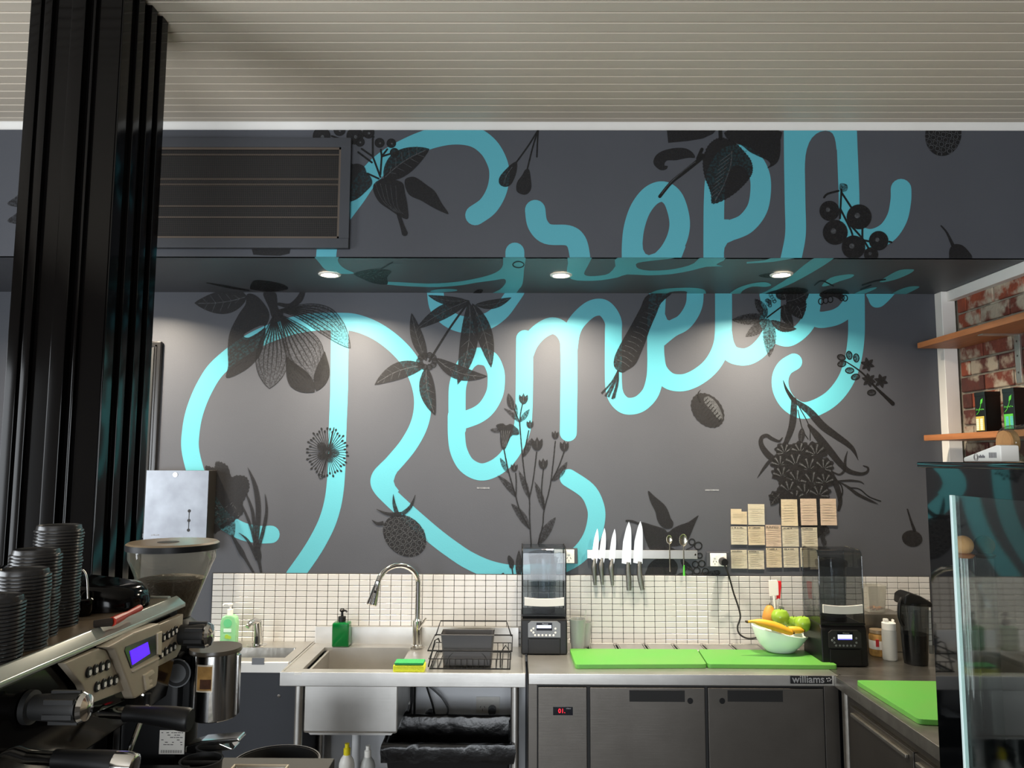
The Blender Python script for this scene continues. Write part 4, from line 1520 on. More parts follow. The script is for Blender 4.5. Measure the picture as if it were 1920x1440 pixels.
bx(hx0, sx0 + .055, hy0 + .005, WF - .001, .0, ht - .052, b=.002).build('cabinet', 'navy_panel', hb)
p = aY(523, 1305, hy0 + .004)
MB().ball((p.x, hy0 + .004, p.z), .008, 1, (1, .15, 1)).build('lock', 'steel_dark', hb)
# sensor tap
by = WF - .09
bp_ = aY(482, 1200, by)
bt = thing('basin_tap', 'small curved chrome tap on the hand basin', 'tap', (bp_.x, by, BT))
MB().lathe([(.05, BT), (.05, BT + .004), (.024, BT + .007)], (bp_.x, by, 0), 24).build('base_plate', 'chrome', bt)
zt = aY(478, 1157, by).z
MB().tube([(bp_.x + .006, by, BT + .004), (bp_.x + .006, by, BT + .06), (bp_.x + .003, by - .008, zt - .022), (bp_.x - .008, by - .03, zt - .012), (bp_.x - .02, by - .06, zt - .02), (bp_.x - .028, by - .075, zt - .036)],
          [.023, .021, .02, .017, .014, .012], 16).build('spout', 'chrome', bt)
bx(bp_.x - .004, bp_.x + .012, by - .026, by - .02, BT + .012, BT + .05, b=.003).build('sensor', 'black_plastic', bt)
# clear green hand soap
hy = WF - .1
hp = aY(430, 1190, hy)
hs = thing('hand_soap', 'clear green hand soap bottle with white pump beside the basin', 'bottle', (hp.x, hy, BT))
z1 = aY(430, 1152, hy).z
m = MB()
m.prism([(hp.x - .042, BT), (hp.x + .042, BT), (hp.x + .043, z1 - .04), (hp.x + .036, z1 - .01), (hp.x + .016, z1), (hp.x - .016, z1), (hp.x - .036, z1 - .01), (hp.x - .043, z1 - .04)], 'Y', hy - .024, hy + .024, .008)
m.build('bottle', 'soap_green', hs)
m = MB()
m.lathe([(.015, z1 - .001), (.015, z1 + .026), (.008, z1 + .028), (.005, z1 + .03), (.005, z1 + .046), (.012, z1 + .048), (.012, z1 + .056), (.004, z1 + .058)], (hp.x, hy, 0), 20)
m.tube([(hp.x, hy, z1 + .053), (hp.x - .03, hy - .004, z1 + .053), (hp.x - .036, hy - .005, z1 + .046)], .0055, 8)
m.build('pump', 'white_plastic', hs)
lb = MB().lathe([(.022, -.0006), (.022, .0006)], (hp.x - .002, hy - .0245, z1 - .04), 24, 'Y').build('round_label', 'soap_label', hs)
bx(hp.x - .022, hp.x + .018, hy - .0252, hy - .0238, z1 - .085, z1 - .068).build('printed_band', 'soap_label_pale', hs)
for dx, dz, r in ((-.004, -.108, .011), (.01, -.112, .009)):
    MB().lathe([(r, -.0006), (r, .0006)], (hp.x + dx, hy - .0246 - abs(dx) * .02, z1 + dz), 16, 'Y').build('printed_lime', 'lime', hs)

# ---- towel dispenser on the wall
dy = WY - .11
a0, a1 = aY(275, 882, dy), aY(386, 1012, dy)
dsp = thing('towel_dispenser', 'brushed steel paper towel dispenser on the mural wall', 'dispenser', ((a0.x + a1.x) / 2, WY - .05, a1.z - .06))
bx(a0.x, a1.x, dy + .003, WY - .003, a1.z - .06, a0.z, b=.003).build('case', 'steel_dark', dsp)
bx(a0.x - .001, a1.x + .001, dy, dy + .004, a1.z - .06, a0.z + .001, b=.0015).build('front_door', 'steel_satin', dsp)
p = aY(329, 890, dy)
MB().lathe([(.012, -.003), (.012, .0), (.006, .001)], (p.x, dy - .001, p.z), 20, 'Y').build('lock', 'chrome', dsp)
pz = [aY(355, v, dy) for v in (958, 976, 994)]
sl = MB()
for q in pz:
    sl.lathe([(.0085, -.0006), (.0085, .0006)], (pz[0].x, dy - .0004, q.z), 16, 'Y')
sl.box(pz[0].x - .002, pz[0].x + .002, dy - .0008, dy + .0005, pz[2].z, pz[0].z)
sl.build('sight_slots', 'black_soft', dsp)
lg = MB()
for k in range(4):
    q = aY(285 + k * 4, 1003, dy)
    lg.box(q.x - .004, q.x + .003, dy - .0005, dy + .0005, q.z - .003, q.z + (.003 if k % 2 else .001))
lg.build('faint_mark', 'label_grey', dsp)

# ---- under the sink: socket with plug, valves, hoses, drain pipe
uy = WY - .009
s0, s1 = aY(893, 1306, uy), aY(937, 1336, uy)
so = thing('wall_socket', 'white double wall socket under the sink', 'socket', ((s0.x + s1.x) / 2, uy, s1.z))


def outlet(t, x0, x1, z0, z1, y, plate='white_plastic', sw=True):
    bx(x0, x1, y - .008, y, z0, z1, b=.002).build('plate', plate, t)
    w_, h_ = x1 - x0, z1 - z0
    for k in (.27, .73):
        xc = x0 + w_ * k
        if sw:
            bx(xc - w_ * .07, xc + w_ * .07, y - .011, y - .0075, z1 - h_ * .36, z1 - h_ * .16, b=.001).build('switch', 'white_plastic', t)
        sm = MB()
        for dx, an in ((-.085, .5), (.085, -.5)):
            sm.box(-.0012, .0012, -.0006, .0006, -.005, .005, M=T(xc + w_ * dx, y - .0083, z0 + h_ * .38) @ Matrix.Rotation(an, 4, 'Y'))
        sm.box(xc - .0012, xc + .0012, y - .0089, y - .0077, z0 + h_ * .12, z0 + h_ * .25)
        sm.build('socket_slot', 'black_soft', t)


outlet(so, s0.x, s1.x, s1.z, s0.z, uy)
pc = aY(923, 1328, uy)
pg = thing('power_plug', 'grey power plug in the socket under the sink', 'plug', (pc.x, uy - .03, pc.z))
MB().lathe([(.02, -.045), (.021, -.02), (.021, 0)], (pc.x, uy - .0125, pc.z), 20, 'Y').build('body', 'plug_grey', pg)
MB().tube([(pc.x, uy - .04, pc.z - .012), (pc.x + .003, uy - .04, pc.z - .06), (pc.x + .004, uy - .035, pc.z - .2)], .004, 8).build('cable', 'plug_grey', pg)
for u, v, lab in ((764, 1342, 'dark pipe valve under the sink, beside the sink bowl'), (806, 1340, 'dark pipe valve under the sink with a looped hose')):
    c = aY(u, v, uy - .04)
    t = thing('pipe_valve', lab, 'valve', (c.x, uy - .04, c.z - .03))
    MB().lathe([(.024, -.04), (.027, -.034), (.027, -.012), (.018, -.008), (.018, .038)], (c.x, uy - .04, c.z), 18, 'Y').build('body', 'black_plastic', t)
    MB().lathe([(.014, -.04), (.014, .012), (.011, .02)], (c.x + .012, uy - .05, c.z + .0), 14).build('nut', 'chrome', t)
    if u < 780:
        MB().tube([(c.x + .01, uy - .05, c.z + .015), (c.x + .02, uy - .06, c.z + .08), (c.x + .025, uy - .1, BT - .03)], .011, 10).build('hose', 'hose', t)
        MB().tube([(c.x + .038, uy - .05, c.z - .08), (c.x + .038, uy - .06, c.z + .08), (c.x + .045, uy - .1, BT - .03)], .006, 8).build('thin_pipe', 'black_rubber', t)
    else:
        r_ = [aY(u2, v2, uy - .05) for u2, v2 in ((818, 1346), (834, 1344), (840, 1330), (830, 1310), (815, 1295), (800, 1282), (796, 1272))]
        MB().tube(spline([tuple(q) for q in r_], 5), .0055, 8).build('hose', 'hose', t)
        r_ = [aY(u2, v2, uy - .06) for u2, v2 in ((795, 1272), (804, 1300), (813, 1330), (818, 1370))]
        MB().tube(spline([tuple(q) for q in r_], 5), .005, 8).build('second_hose', 'black_rubber', t)
dp = aY(668, 1395, FY + .3)
t = thing('drain_pipe', 'white plastic drain pipe below the sink bowl', 'pipe', (dp.x, FY + .3, .2))
MB().lathe([(.021, .2), (.021, zb - .05)], (dp.x, FY + .3, 0), 20).build('pipe', 'pvc', t)
MB().lathe([(.029, zb - .055), (.031, zb - .05), (.031, zb - .012), (.027, zb - .002)], (dp.x, FY + .3, 0), 20).build('collar', 'pvc', t)
for u, Yb, lab, capm, body in ((651, FY + .12, 'white spray bottle with yellow cap under the sink', 'yellow', 'white_plastic'), (690, FY + .16, 'white spray bottle with white cap beside the drain pipe', 'white_plastic', 'cloudy')):
    vt = 1394 if u < 670 else 1398
    q = aY(u, vt, Yb)
    t = thing('spray_bottle', lab, 'bottle', (q.x, Yb, .3), 'bottles under the sink')
    zt = q.z
    MB().lathe([(.034, .3), (.036, .32), (.036, zt - .09), (.030, zt - .07), (.016, zt - .05), (.014, zt - .04)], (q.x, Yb, 0), 22).build('bottle', body, t)
    MB().lathe([(.016, zt - .05), (.016, zt - .022), (.010, zt - .018), (.010, zt - .006), (.011, zt)], (q.x, Yb, 0), 18).build('cap', capm, t)
# low shelf the bottles stand on
tag(bx(sx0 + .12, sx1 - .08, FY + .05, FY + .42, .28, .3).build('under_shelf', 'steel_dark'), 'steel shelf low under the sink bench', 'shelf')

# ---- waste bin with a black liner
bq0, bq1 = xa_(712, FY + .02, 1400), xa_(968, FY + .02, 1400)
bz = aY(840, 1398, FY + .02).z
bn = thing('waste_bin', 'rectangular waste bin lined with a black bag under the sink', 'bin', ((bq0 + bq1) / 2, FY + .12, .301))
openbox(MB(), bq0 + .02, bq1 - .02, FY + .03, FY + .33, .301, bz - .006, .03, .004).build('tub', 'black_plastic', bn)
m = MB()
t = bmesh.new()
rnd = random.Random(4)
nn = 64
rings = []
for lev, (k, dz) in enumerate(((-.012, -.075), (-.014, -.05), (-.016, -.02), (-.012, .004), (0.0, .008), (.014, -.002), (.02, -.06), (.03, -.16))):
    R_ = []
    for i in range(nn):
        s_ = i / nn * 4
        x0, x1, y0, y1 = bq0 + .02 + k, bq1 - .02 - k, FY + .03 + k, FY + .33 - k
        e_, f_ = int(s_), s_ - int(s_)
        p = [(x0 + (x1 - x0) * f_, y0), (x1, y0 + (y1 - y0) * f_), (x1 - (x1 - x0) * f_, y1), (x0, y1 - (y1 - y0) * f_)][e_]
        wv = .35 if 2 < lev < 5 else 1
        R_.append(t.verts.new((p[0] + rnd.uniform(-.003, .003) * wv, p[1] + rnd.uniform(-.004, .001) * wv, bz + dz + rnd.uniform(-.006, .006) * wv + (.03 if e_ == 2 and lev < 6 else .018 * f_ if e_ == 1 and lev < 6 else .018 * (1 - f_) if e_ == 3 and lev < 6 else 0))))
    rings.append(R_)
for A_, B_ in zip(rings, rings[1:]):
    for i in range(nn):
        t.faces.new((A_[i], A_[(i + 1) % nn], B_[(i + 1) % nn], B_[i]))
bmesh.ops.recalc_face_normals(t, faces=t.faces[:])
m.add(t)
m.build('bin_liner', 'bin_bag', bn, ang=60)

# ---- refrigerated two-door counter
f0, f1 = xa_(991, FY), xa_(1571, FY)
fr = thing('fridge_counter', 'stainless two-door fridge counter with a digital display', 'fridge', ((f0 + f1) / 2, FY + .3, 0))
gap = .30                 # prep pans sit in the rear strip of the top
MB().box(f0, f1, FY - .004, WF - .19, BT - .05, BT, b=.004).box(f0, f1, WF - .03, WF - .001, BT - .06, BT).box(f0, f0 + .31, WF - .19, WF - .03, BT - .06, BT) \
    .box(f1 - .18, f1, WF - .19, WF - .03, BT - .06, BT).build('worktop', 'steel', fr)
bx(f0, f1, FY + .02, WF - .001, .1, BT - .1).build('body', 'steel_dark', fr)
zt = BT - .058
c0 = f0 + .015
panels = [(xa_(1009, FY, 1330), xa_(1100, FY, 1330), 'control_panel'), (xa_(1106, FY, 1330), xa_(1321, FY, 1330), 'door'), (xa_(1327, FY, 1330), xa_(1543, FY, 1330), 'door')]
for x in (f0, xa_(1546, FY, 1330)):
    bx(x, x + (.04 if x == f0 else f1 - x), FY - .001, FY + .02, .1, BT - .05, b=.002).build('side_post', 'steel_dark', fr)
bx(f0 + .04, f1 - .06, FY + .005, FY + .02, .1, BT - .05).build('gasket', 'black_soft', fr)
for i, (x0, x1, nm) in enumerate(panels):
    pa = bx(x0, x1, FY - .012, FY + .005, .14, zt, b=.003).build(nm, 'steel_dark', fr)
    if nm == 'door':
        u0, u1 = ((1180, 1284), (1364, 1468))[i - 1]
        q0, q1 = aY(u0, 1294, FY - .012), aY(u1, 1316, FY - .012)
        bx(q0.x, q1.x, FY - .0135, FY - .0115, q1.z, q0.z).build('grip_recess', 'black_rubber', pa)
        lk = aY((1294, 1354)[i - 1], 1314, FY - .012)
        MB().lathe([(.013, -.003), (.013, .002)], (lk.x, FY - .0125, lk.z), 18, 'Y').build('lock', 'black_plastic', pa)
    else:
        q0, q1 = aY(1037, 1325, FY - .012), aY(1074, 1341, FY - .012)
        bx(q0.x, q1.x, FY - .0145, FY - .0115, q1.z, q0.z, b=.001).build('display', 'lcd_dark', pa)
        text('01.', .027, 'display_digits', 'led_red', pa, T((q0.x * .56 + q1.x * .44), FY - .0147, (q0.z + q1.z) / 2) @ Matrix.Rotation(0, 4, 'Z') @ FACE_CAM, .0003)
        text('williams', .007, 'display_print', 'badge_text', pa, T(q0.x * .22 + q1.x * .78, FY - .0147, q0.z - .007) @ FACE_CAM, .0002)
q0, q1 = aY(1481, 1267, FY - .004), aY(1560, 1282, FY - .004)
bd = bx(q0.x, q1.x, FY - .008, FY - .0042, q1.z, q0.z, b=.003).build('badge', 'badge', fr)
text('williams', .046, 'badge_lettering', 'badge_text', bd, T(q0.x * .57 + q1.x * .43, FY - .0084, (q0.z + q1.z) / 2 + .002) @ FACE_CAM, .0006, .0006)
dm = MB()
for dx, dz in ((-.004, .006), (.006, .008), (.0, -.004), (.009, -.003), (.014, .003)):
    dm.ball((q1.x - .02 + dx, FY - .0085, (q0.z + q1.z) / 2 + dz), .0032, 1)
dm.build('badge_flakes', 'badge_text', bd)
for x in (f0 + .08, f1 - .08):
    for y in (FY + .08, WF - .1):
        MB().lathe([(.02, 0), (.025, .1)], (x, y, 0), 12).build('foot', 'black_plastic', fr)
# pans in the rear strip
pn = None
px0 = f0 + .315
npan = 6
pwid = (f1 - .185 - px0) / npan
for i in range(npan):
    x = px0 + i * pwid
    if pn is None:
        t = thing('food_pan', 'x', 'food pan', (x + pwid / 2, WF - .11, BT - .12), 'steel food pans along the splashback')
        openbox(MB(), x + .012, x + pwid - .012, WF - .18, WF - .04, BT - .12, BT + .002, .008, .002).build('tub', 'steel_worn', t)
        MB().tube([(x + .008, WF - .182, BT + .004), (x + pwid - .008, WF - .182, BT + .004), (x + pwid - .008, WF - .036, BT + .004), (x + .008, WF - .036, BT + .004)], .005, 8, True).build('rim', 'steel', t)
        MB().prism([(x + .014, WF - .176), (x + pwid / 2 - .012, WF - .176), (x + pwid / 2, WF - .15), (x + pwid / 2 + .012, WF - .176), (x + pwid - .014, WF - .176), (x + pwid - .014, WF - .042), (x + .014, WF - .042)], 'Z', BT + .001, BT + .006).build('lid', 'steel', t)
        pn, xx0 = t, x
    else:
        t = dup(pn, (x - xx0, 0, 0))
    t['label'] = ['steel food pan nearest the blender with lit display panel in front of the plastic cups', 'second steel food pan from the plastic cups', 'third steel food pan from the plastic cups',
                  'steel food pan behind the seam of the two green boards', 'steel food pan left of the fruit bowl', 'steel food pan behind the fruit bowl'][i]

# ---- right-hand bench running towards the camera
rX = 1.445
rb = thing('side_bench', 'steel bench with drawers running along the brick wall', 'bench', (1.8, 2.9, 0))
MB().box(rX, BX - .012, 1.75, FY - .006, BT - .05, BT, b=.003).box(f1 + .002, BX - .012, FY - .006, WF - .001, BT - .05, BT, b=.003).build('worktop', 'steel_worn', rb)
bx(rX + .02, BX - .02, 1.75, FY - .1, .1, BT - .05).build('body', 'steel_dark', rb)
for i, (ya, yb) in enumerate(((2.93, 3.46), (2.39, 2.92), (1.85, 2.38))):
    dr = bx(rX + .002, rX + .02, ya, yb, .5, BT - .085, b=.004).build('drawer', 'steel_dark', rb)
    bx(rX - .012, rX + .002, ya + .03, yb - .03, BT - .12, BT - .105, b=.003).build('handle', 'steel_worn', dr)
    dr = bx(rX + .002, rX + .02, ya, yb, .12, .49, b=.004).build('drawer', 'steel_dark', rb)
    bx(rX - .012, rX + .002, ya + .03, yb - .03, .46, .475, b=.003).build('handle', 'steel_worn', dr)
MB().lathe([(.02, 0), (.02, BT - .05)], (rX + .03, FY - .06, 0), 18).build('leg', 'steel_worn', rb)
bx(f1 + .004, f1 + .012, FY - .003, FY + .01, BT - .055, BT).build('end_cap', 'steel', rb)


# ---- green chopping boards
def board(c4, label, z, th=.02):
    ps = [aZ(u, v, z + th) for u, v in c4]
    poly = []
    n = len(ps)
    for i in range(n):                          # rounded corners
        a_, b_, c_ = ps[i - 1], ps[i], ps[(i + 1) % n]
        r = .018
        d0, d1 = (a_ - b_).normalized(), (c_ - b_).normalized()
        for k in range(5):
            t_ = k / 4
            q = (b_ + d0 * r) * (1 - t_) ** 2 + b_ * 2 * t_ * (1 - t_) + (b_ + d1 * r) * t_ ** 2
            poly.append((q.x, q.y))
    o = MB().prism(poly, 'Z', z, z + th, .002).build('chopping_board', 'green_board')
    return tag(o, label, 'chopping board', 'green chopping boards')


zb_ = BT + .0095
m = bx(f0 + .20, f1 - .02, FY + .012, FY + .03, BT + .0005, BT + .009)
board([(1068, 1216), (1307, 1217), (1325, 1245), (1079, 1246)], 'green chopping board on the fridge counter beside the blender', zb_ - .009)
board([(1309, 1217), (1521, 1219), (1571, 1247), (1327, 1245)], 'green chopping board on the fridge counter below the fruit bowl', zb_ - .009)
m.bm.free()
board([(1605, 1275), (1772, 1277), (1795, 1352), (1722, 1348)], 'green chopping board on the side bench below the squeeze bottle', BT + .0005)
# ================================================================ THINGS ON AND ABOVE THE BENCH
def blender(name, label, u0, u1, vb, ybase, vtop, smoke, on, w_real=None):
    """quiet-cover blender: motor base with key panel, clear cover, jug band"""
    z0 = BT + .001
    yf = ybase
    x0, x1 = aY(u0, vb, yf).x, aY(u1, vb, yf).x
    w_ = x1 - x0
    xc = (x0 + x1) / 2
    dp_ = .24
    zt = aY((u0 + u1) / 2, vtop, yf + .03).z
    zm = z0 + (zt - z0) * .355
    t = thing(name, label, 'blender', (xc, yf + dp_ / 2, z0))
    m = MB()
    m.prism([(yf, z0), (yf + dp_, z0), (yf + dp_, zm), (yf + .025, zm), (yf + .008, zm - .02)], 'X', x0, x1, .008)
    base = m.build('motor_base', 'black_plastic', t)
    bx(x0 + .035, x1 - .035, yf - .006, yf + .004, z0 + .005, z0 + (zm - z0) * .42, b=.004).build('front_skirt', 'black_plastic', base)
    # key panel
    k0, k1 = z0 + (zm - z0) * .46, z0 + (zm - z0) * .88
    pan = MB().prism([(x0 + w_ * .15, k0), (x1 - w_ * .15, k0), (x1 - w_ * .15, k1 - .012), (x1 - w_ * .22, k1), (x0 + w_ * .22, k1), (x0 + w_ * .15, k1 - .012)], 'Y', yf - .004, yf + .005).build('key_panel', 'panel_grey' if not on else 'black_soft', t)
    hh = k1 - k0
    bx(xc - w_ * .17, xc + w_ * .17, yf - .0055, yf - .0035, k0 + hh * .42, k1 - hh * .08, b=.001).build('display_frame', 'lcd_dark', pan)
    bx(xc - w_ * .16, xc + w_ * .15, yf - .0062, yf - .005, k0 + hh * (.58 if not on else .52), k1 - hh * .24).build('display', 'screen_pale', pan)
    if on:
        bx(xc - w_ * .16, xc + w_ * .15, yf - .0063, yf - .005, k0 + hh * .46, k0 + hh * .52).build('display_strip', 'screen_violet', pan)
    text('Vitamix', hh * .13, 'panel_print', 'badge_text', pan, T(xc + .004, yf - .0064, k1 - hh * .16) @ FACE_CAM, .0002)
    for i in range(6):
        MB().lathe([(.0045, -.002), (.0052, 0)], (xc - w_ * .2 + w_ * .08 * i, yf - .0042, k0 + hh * .13), 12, 'Y').build('key', 'button_white' if not on else 'panel_grey', pan)
    for dx, dz in ((-.28, .42), (-.235, .3), (-.235, .55), (.24, .55), (.24, .3)):
        MB().lathe([(.0045, -.002), (.0052, 0)], (xc + w_ * dx, yf - .0042, k0 + hh * dz), 12, 'Y').build('key', 'button_white' if not on else 'panel_grey', pan)
    # cover: hollow shell open at the bottom
    th = .004
    cv = MB()
    cy0, cy1 = yf + .02, yf + dp_ - .01
    r = .03
    prof = []
    for (cx_, cz_, a0) in ((cy0 + r, zt - r, pi), (cy1 - r, zt - r, pi / 2)):
        for i in range(6):
            an = a0 - pi / 2 * i / 5
            prof.append((cx_ + r * cos(an), cz_ + r * sin(an)))
    prof = [(cy0, zm)] + prof + [(cy1, zm)]
    g_ = bmesh.new()
    SA = [g_.verts.new((x0 + .004, y, z)) for y, z in prof]
    SB = [g_.verts.new((x1 - .004, y, z)) for y, z in prof]
    for i in range(len(prof) - 1):
        g_.faces.new((SA[i], SA[i + 1], SB[i + 1], SB[i]))
    g_.faces.new(SA)
    g_.faces.new(SB[::-1])
    bmesh.ops.recalc_face_normals(g_, faces=g_.faces[:])
    cv.add(g_)
    cov = cv.build('cover', smoke, t)
    for xx in (x0 + .006, x1 - .006):
        MB().tube([(xx, y, z) for y, z in prof], .003, 8).build('cover_edge', 'black_plastic' if not on else 'glass_smoke', cov)
    bx(x0 + .004, x1 - .004, yf + .012, yf + .02, zm - .002, zm + .008, b=.002).build('cover_sill', 'black_plastic', cov)
    # pale band across the front of the cover
    bd_ = []
    zz = zm + (zt - zm) * .2
    for i in range(13):
        s_ = -1 + 2 * i / 12
        bd_.append((xc + s_ * w_ * .43, zz + .018 + .007 * abs(s_) ** 2))
    for i in range(12, -1, -1):
        s_ = -1 + 2 * i / 12
        bd_.append((xc + s_ * w_ * .43, zz - .014 + .005 * abs(s_) ** 2 - .005))
    MB().prism(bd_, 'Y', yf + .006, yf + .016).build('grip_band', 'white_soft', cov)
    # jug inside
    jg = MB()
    jg.lathe([(.055, zm + .004), (.06, zm + .03), (.07, zt - .09), (.0725, zt - .085)], (xc, yf + .13, 0), 20, cap=False)
    jj = jg.build('jug', 'glass_smoke', t)
    MB().lathe([(.075, zt - .085), (.075, zt - .06), (.05, zt - .05), (.02, zt - .045)], (xc, yf + .13, 0), 20).build('jug_lid', 'glass_smoke_dark' if on else 'glass_smoke', jj)
    MB().lathe([(.062, zm + .002), (.062, zm + .022)], (xc, yf + .13, 0), 20).build('blade_collar', 'black_plastic', jj)
    return t, x0, x1, yf, zt


YB1 = aZ(1020, 1228, BT).y
blender('blender', 'blender with clear sound cover beside the dish rack', 977, 1064, 1225, YB1, 1027, 'glass_smoke', False)
blender('blender', 'dark blender with smoky sound cover beside the fruit bowl', 1542, 1629, 1238, 3.76, 1032, 'glass_smoke_dark', True)

# ---- plastic measuring cups
yy = WF - .15
for u, v1, w_, lab in ((1083, 1160, .042, 'frosted plastic cup beside the clear blender'), (1097, 1166, .034, 'frosted plastic cup half hidden behind another cup')):
    Yc = yy + (0 if u < 1090 else .08)
    q = aY(u, v1, Yc)
    t = thing('plastic_cup', lab, 'cup', (q.x, Yc, BT), 'frosted cups beside the blender')
    MB().lathe([(0, BT + .001), (w_ * .78, BT + .001), (w_, q.z - .004), (w_ * 1.06, q.z), (w_ * .97, q.z), (w_ * .74, BT + .006), (0, BT + .006)], (q.x, Yc, 0), 28, cap=False).build('cup', 'cloudy_cup', t)
    if u < 1090:
        MB().tube([(q.x, Yc, BT + .02), (q.x + .045, Yc, q.z + .045)], .0015, 6).build('stirrer', 'steel', t)

# ---- magnetic rack, knives, spoons
ky = WY - .016
k0, k1 = aY(1101, 1031, ky), aY(1308, 1046, ky)
mr_ = thing('knife_rack', 'steel magnetic strip on the mural wall', 'knife rack', ((k0.x + k1.x) / 2, ky, k1.z))
bx(k0.x, k1.x, ky, WY - .004, k1.z - .006, k0.z, b=.0015).build('strip', 'steel', mr_)
for x in (k0.x + .012, k1.x - .012):
    MB().lathe([(.005, -.002), (.006, 0)], (x, ky - .0002, (k0.z + k1.z) / 2 - .003), 12, 'Y').build('screw', 'chrome', mr_)


def knife(P, big, label):
    """P: pixel outline points from the crop at 960,920 scale 4: tip, blade right/left, heel, handle end"""
    c = lambda p, y: aY(960 + p[0] / 4, 920 + p[1] / 4, y)
    y = ky - .0022
    bl = [c(p, y) for p in P['blade']]
    ha = [c(p, y) for p in P['handle']]
    zs = [q.z for q in ha]
    t = thing('chef_knife' if big else 'paring_knife', label, 'knife', ((bl[0].x + ha[-1].x) / 2, y, min(zs)), 'knives on the magnetic rack')
    MB().prism([(q.x, q.z) for q in bl], 'Y', y, y + .0018).build('blade', 'knife_steel', t)
    ax = P['axis']
    pts = [c(p[:2], y - .004) for p in ax]
    MB().tube(spline([(*q, ax[i][2] / 4 * 2.9e-3) for i, q in enumerate(pts)], 4) and [s_[:3] for s_ in spline([(*q, ax[i][2] / 4 * 2.9e-3) for i, q in enumerate(pts)], 4)],
              [s_[3] * .5 for s_ in spline([(*q, ax[i][2] / 4 * 2.9e-3) for i, q in enumerate(pts)], 4)], 12).build('handle', 'handle_steel', t)
    return t


def small(x, top, lab):
    knife({'blade': spline([(x, top), (x + 8, top + 40), (x + 10, top + 110), (x + 2, top + 220), (x - 6, top + 262)], 3) + [(x - 26, top + 240), (x - 44, top + 228), (x - 38, top + 190)] + spline([(x - 36, top + 160), (x - 22, top + 70), (x, top)], 3)[:-1],
           'handle': [(x - 20, top + 240), (x - 18, top + 425)], 'axis': [(x - 18, top + 225, 16), (x - 26, top + 290, 40), (x - 22, top + 350, 32), (x - 17, top + 425, 20)]}, False, lab)


small(640, 284, 'small steel knife at the left end of the rack')
small(694, 280, 'small steel knife, second from the left on the rack')
small(770, 286, 'small steel knife beside the wide cook knife')
for (x, top, lab) in ((877, 232, 'wide steel cook knife, fourth on the rack'), (963, 228, 'wide steel cook knife nearest the spoons')):
    knife({'blade': spline([(x, top), (x + 16, top + 60), (x + 18, top + 180), (x + 16, top + 320)], 4) + [(x - 22, top + 318), (x - 54, top + 312), (x - 50, top + 230)] + spline([(x - 44, top + 150), (x - 20, top + 50), (x, top)], 4)[:-1],
           'handle': [(x - 8, top + 320), (x, top + 515)], 'axis': [(x - 3, top + 305, 28), (x - 8, top + 350, 34), (x - 2, top + 430, 40), (x + 4 + (12 if x > 900 else -4), top + 515, 34)]}, True, lab)
for (u, vt, vb, r, lab) in ((1255, 1003, 1072, .0165, 'small spoon hanging on the magnetic rack'), (1281, 1001, 1079, .0225, 'larger spoon with a green handle end on the rack')):
    y = ky - .006
    a_, b_ = aY(u, vt, y), aY(u + 1, vb, y)
    t = thing('spoon', lab, 'spoon', (a_.x, y, b_.z), 'spoons on the magnetic rack')
    bo = bmesh.new()
    bmesh.ops.create_uvsphere(bo, u_segments=18, v_segments=10, radius=1)
    bmesh.ops.delete(bo, geom=[v for v in bo.verts if v.co.y < -.01], context='VERTS')
    bmesh.ops.solidify(bo, geom=bo.faces[:], thickness=.04)
    mb_ = MB()
    mb_.add(bo, T(a_.x, y - .002, a_.z - r * 1.45) @ Matrix.Diagonal((r, .006, r * 1.45, 1)))
    mb_.build('bowl', 'spoon_steel', t)
    MB().tube([(a_.x, y, a_.z - r * 2.85), (a_.x, y - .002, a_.z - r * 3.6), (a_.x, y + .002, b_.z + .03), (a_.x + .001, y + .001, b_.z)], [.004, .0036, .004, .006], 8).build('handle', 'spoon_steel', t)
    if r > .02:
        MB().tube([(a_.x + .001, y, b_.z + .055), (a_.x + .001, y, b_.z - .001)], [.004, .0062], 8).build('handle_grip', 'leaf_green', t)

# ---- sockets beside the blender and by the recipe cards
for (u0, v0, u1, v1, lab, side) in ((1063, 1028, 1083, 1057, 'white socket in a dark surround half behind the clear blender', 0), (1325, 1035, 1369, 1063, 'white double socket in a dark surround beside the recipe cards', 1)):
    q0, q1 = aY(u0 - (30 if not side else 0), v0, WY - .02), aY(u1, v1, WY - .02)
    t = thing('wall_socket', lab, 'socket', ((q0.x + q1.x) / 2, WY - .01, q1.z))
    bx(q0.x, q1.x, WY - .022, WY - .004, q1.z, q0.z, b=.003).build('surround', 'socket_grey', t)
    h_ = q0.z - q1.z
    outlet(t, q0.x + .017, q1.x - (.02 if side else .018), q1.z + .004, q0.z - .006, WY - .022)
pq = aY(1356, 1053, WY - .05)
pl = thing('power_plug', 'black power plug with a long cord beside the recipe cards', 'plug', (pq.x, WY - .05, pq.z))
MB().lathe([(.018, -.05), (.021, -.025), (.021, 0)], (pq.x, WY - .034, pq.z), 20, 'Y').build('body', 'black_plastic', pl)
cpts = [(1358, 1058), (1366, 1078), (1375, 1110), (1385, 1140), (1388, 1158), (1383, 1175), (1386, 1188), (1398, 1196), (1412, 1197), (1430, 1192)]
MB().tube(spline([tuple(aY(u, v, WY - (.075 if i < 2 else .045 if i < 8 else .06))) for i, (u, v) in enumerate(cpts)], 5), .0045, 8).build('cord', 'black_rubber', pl)

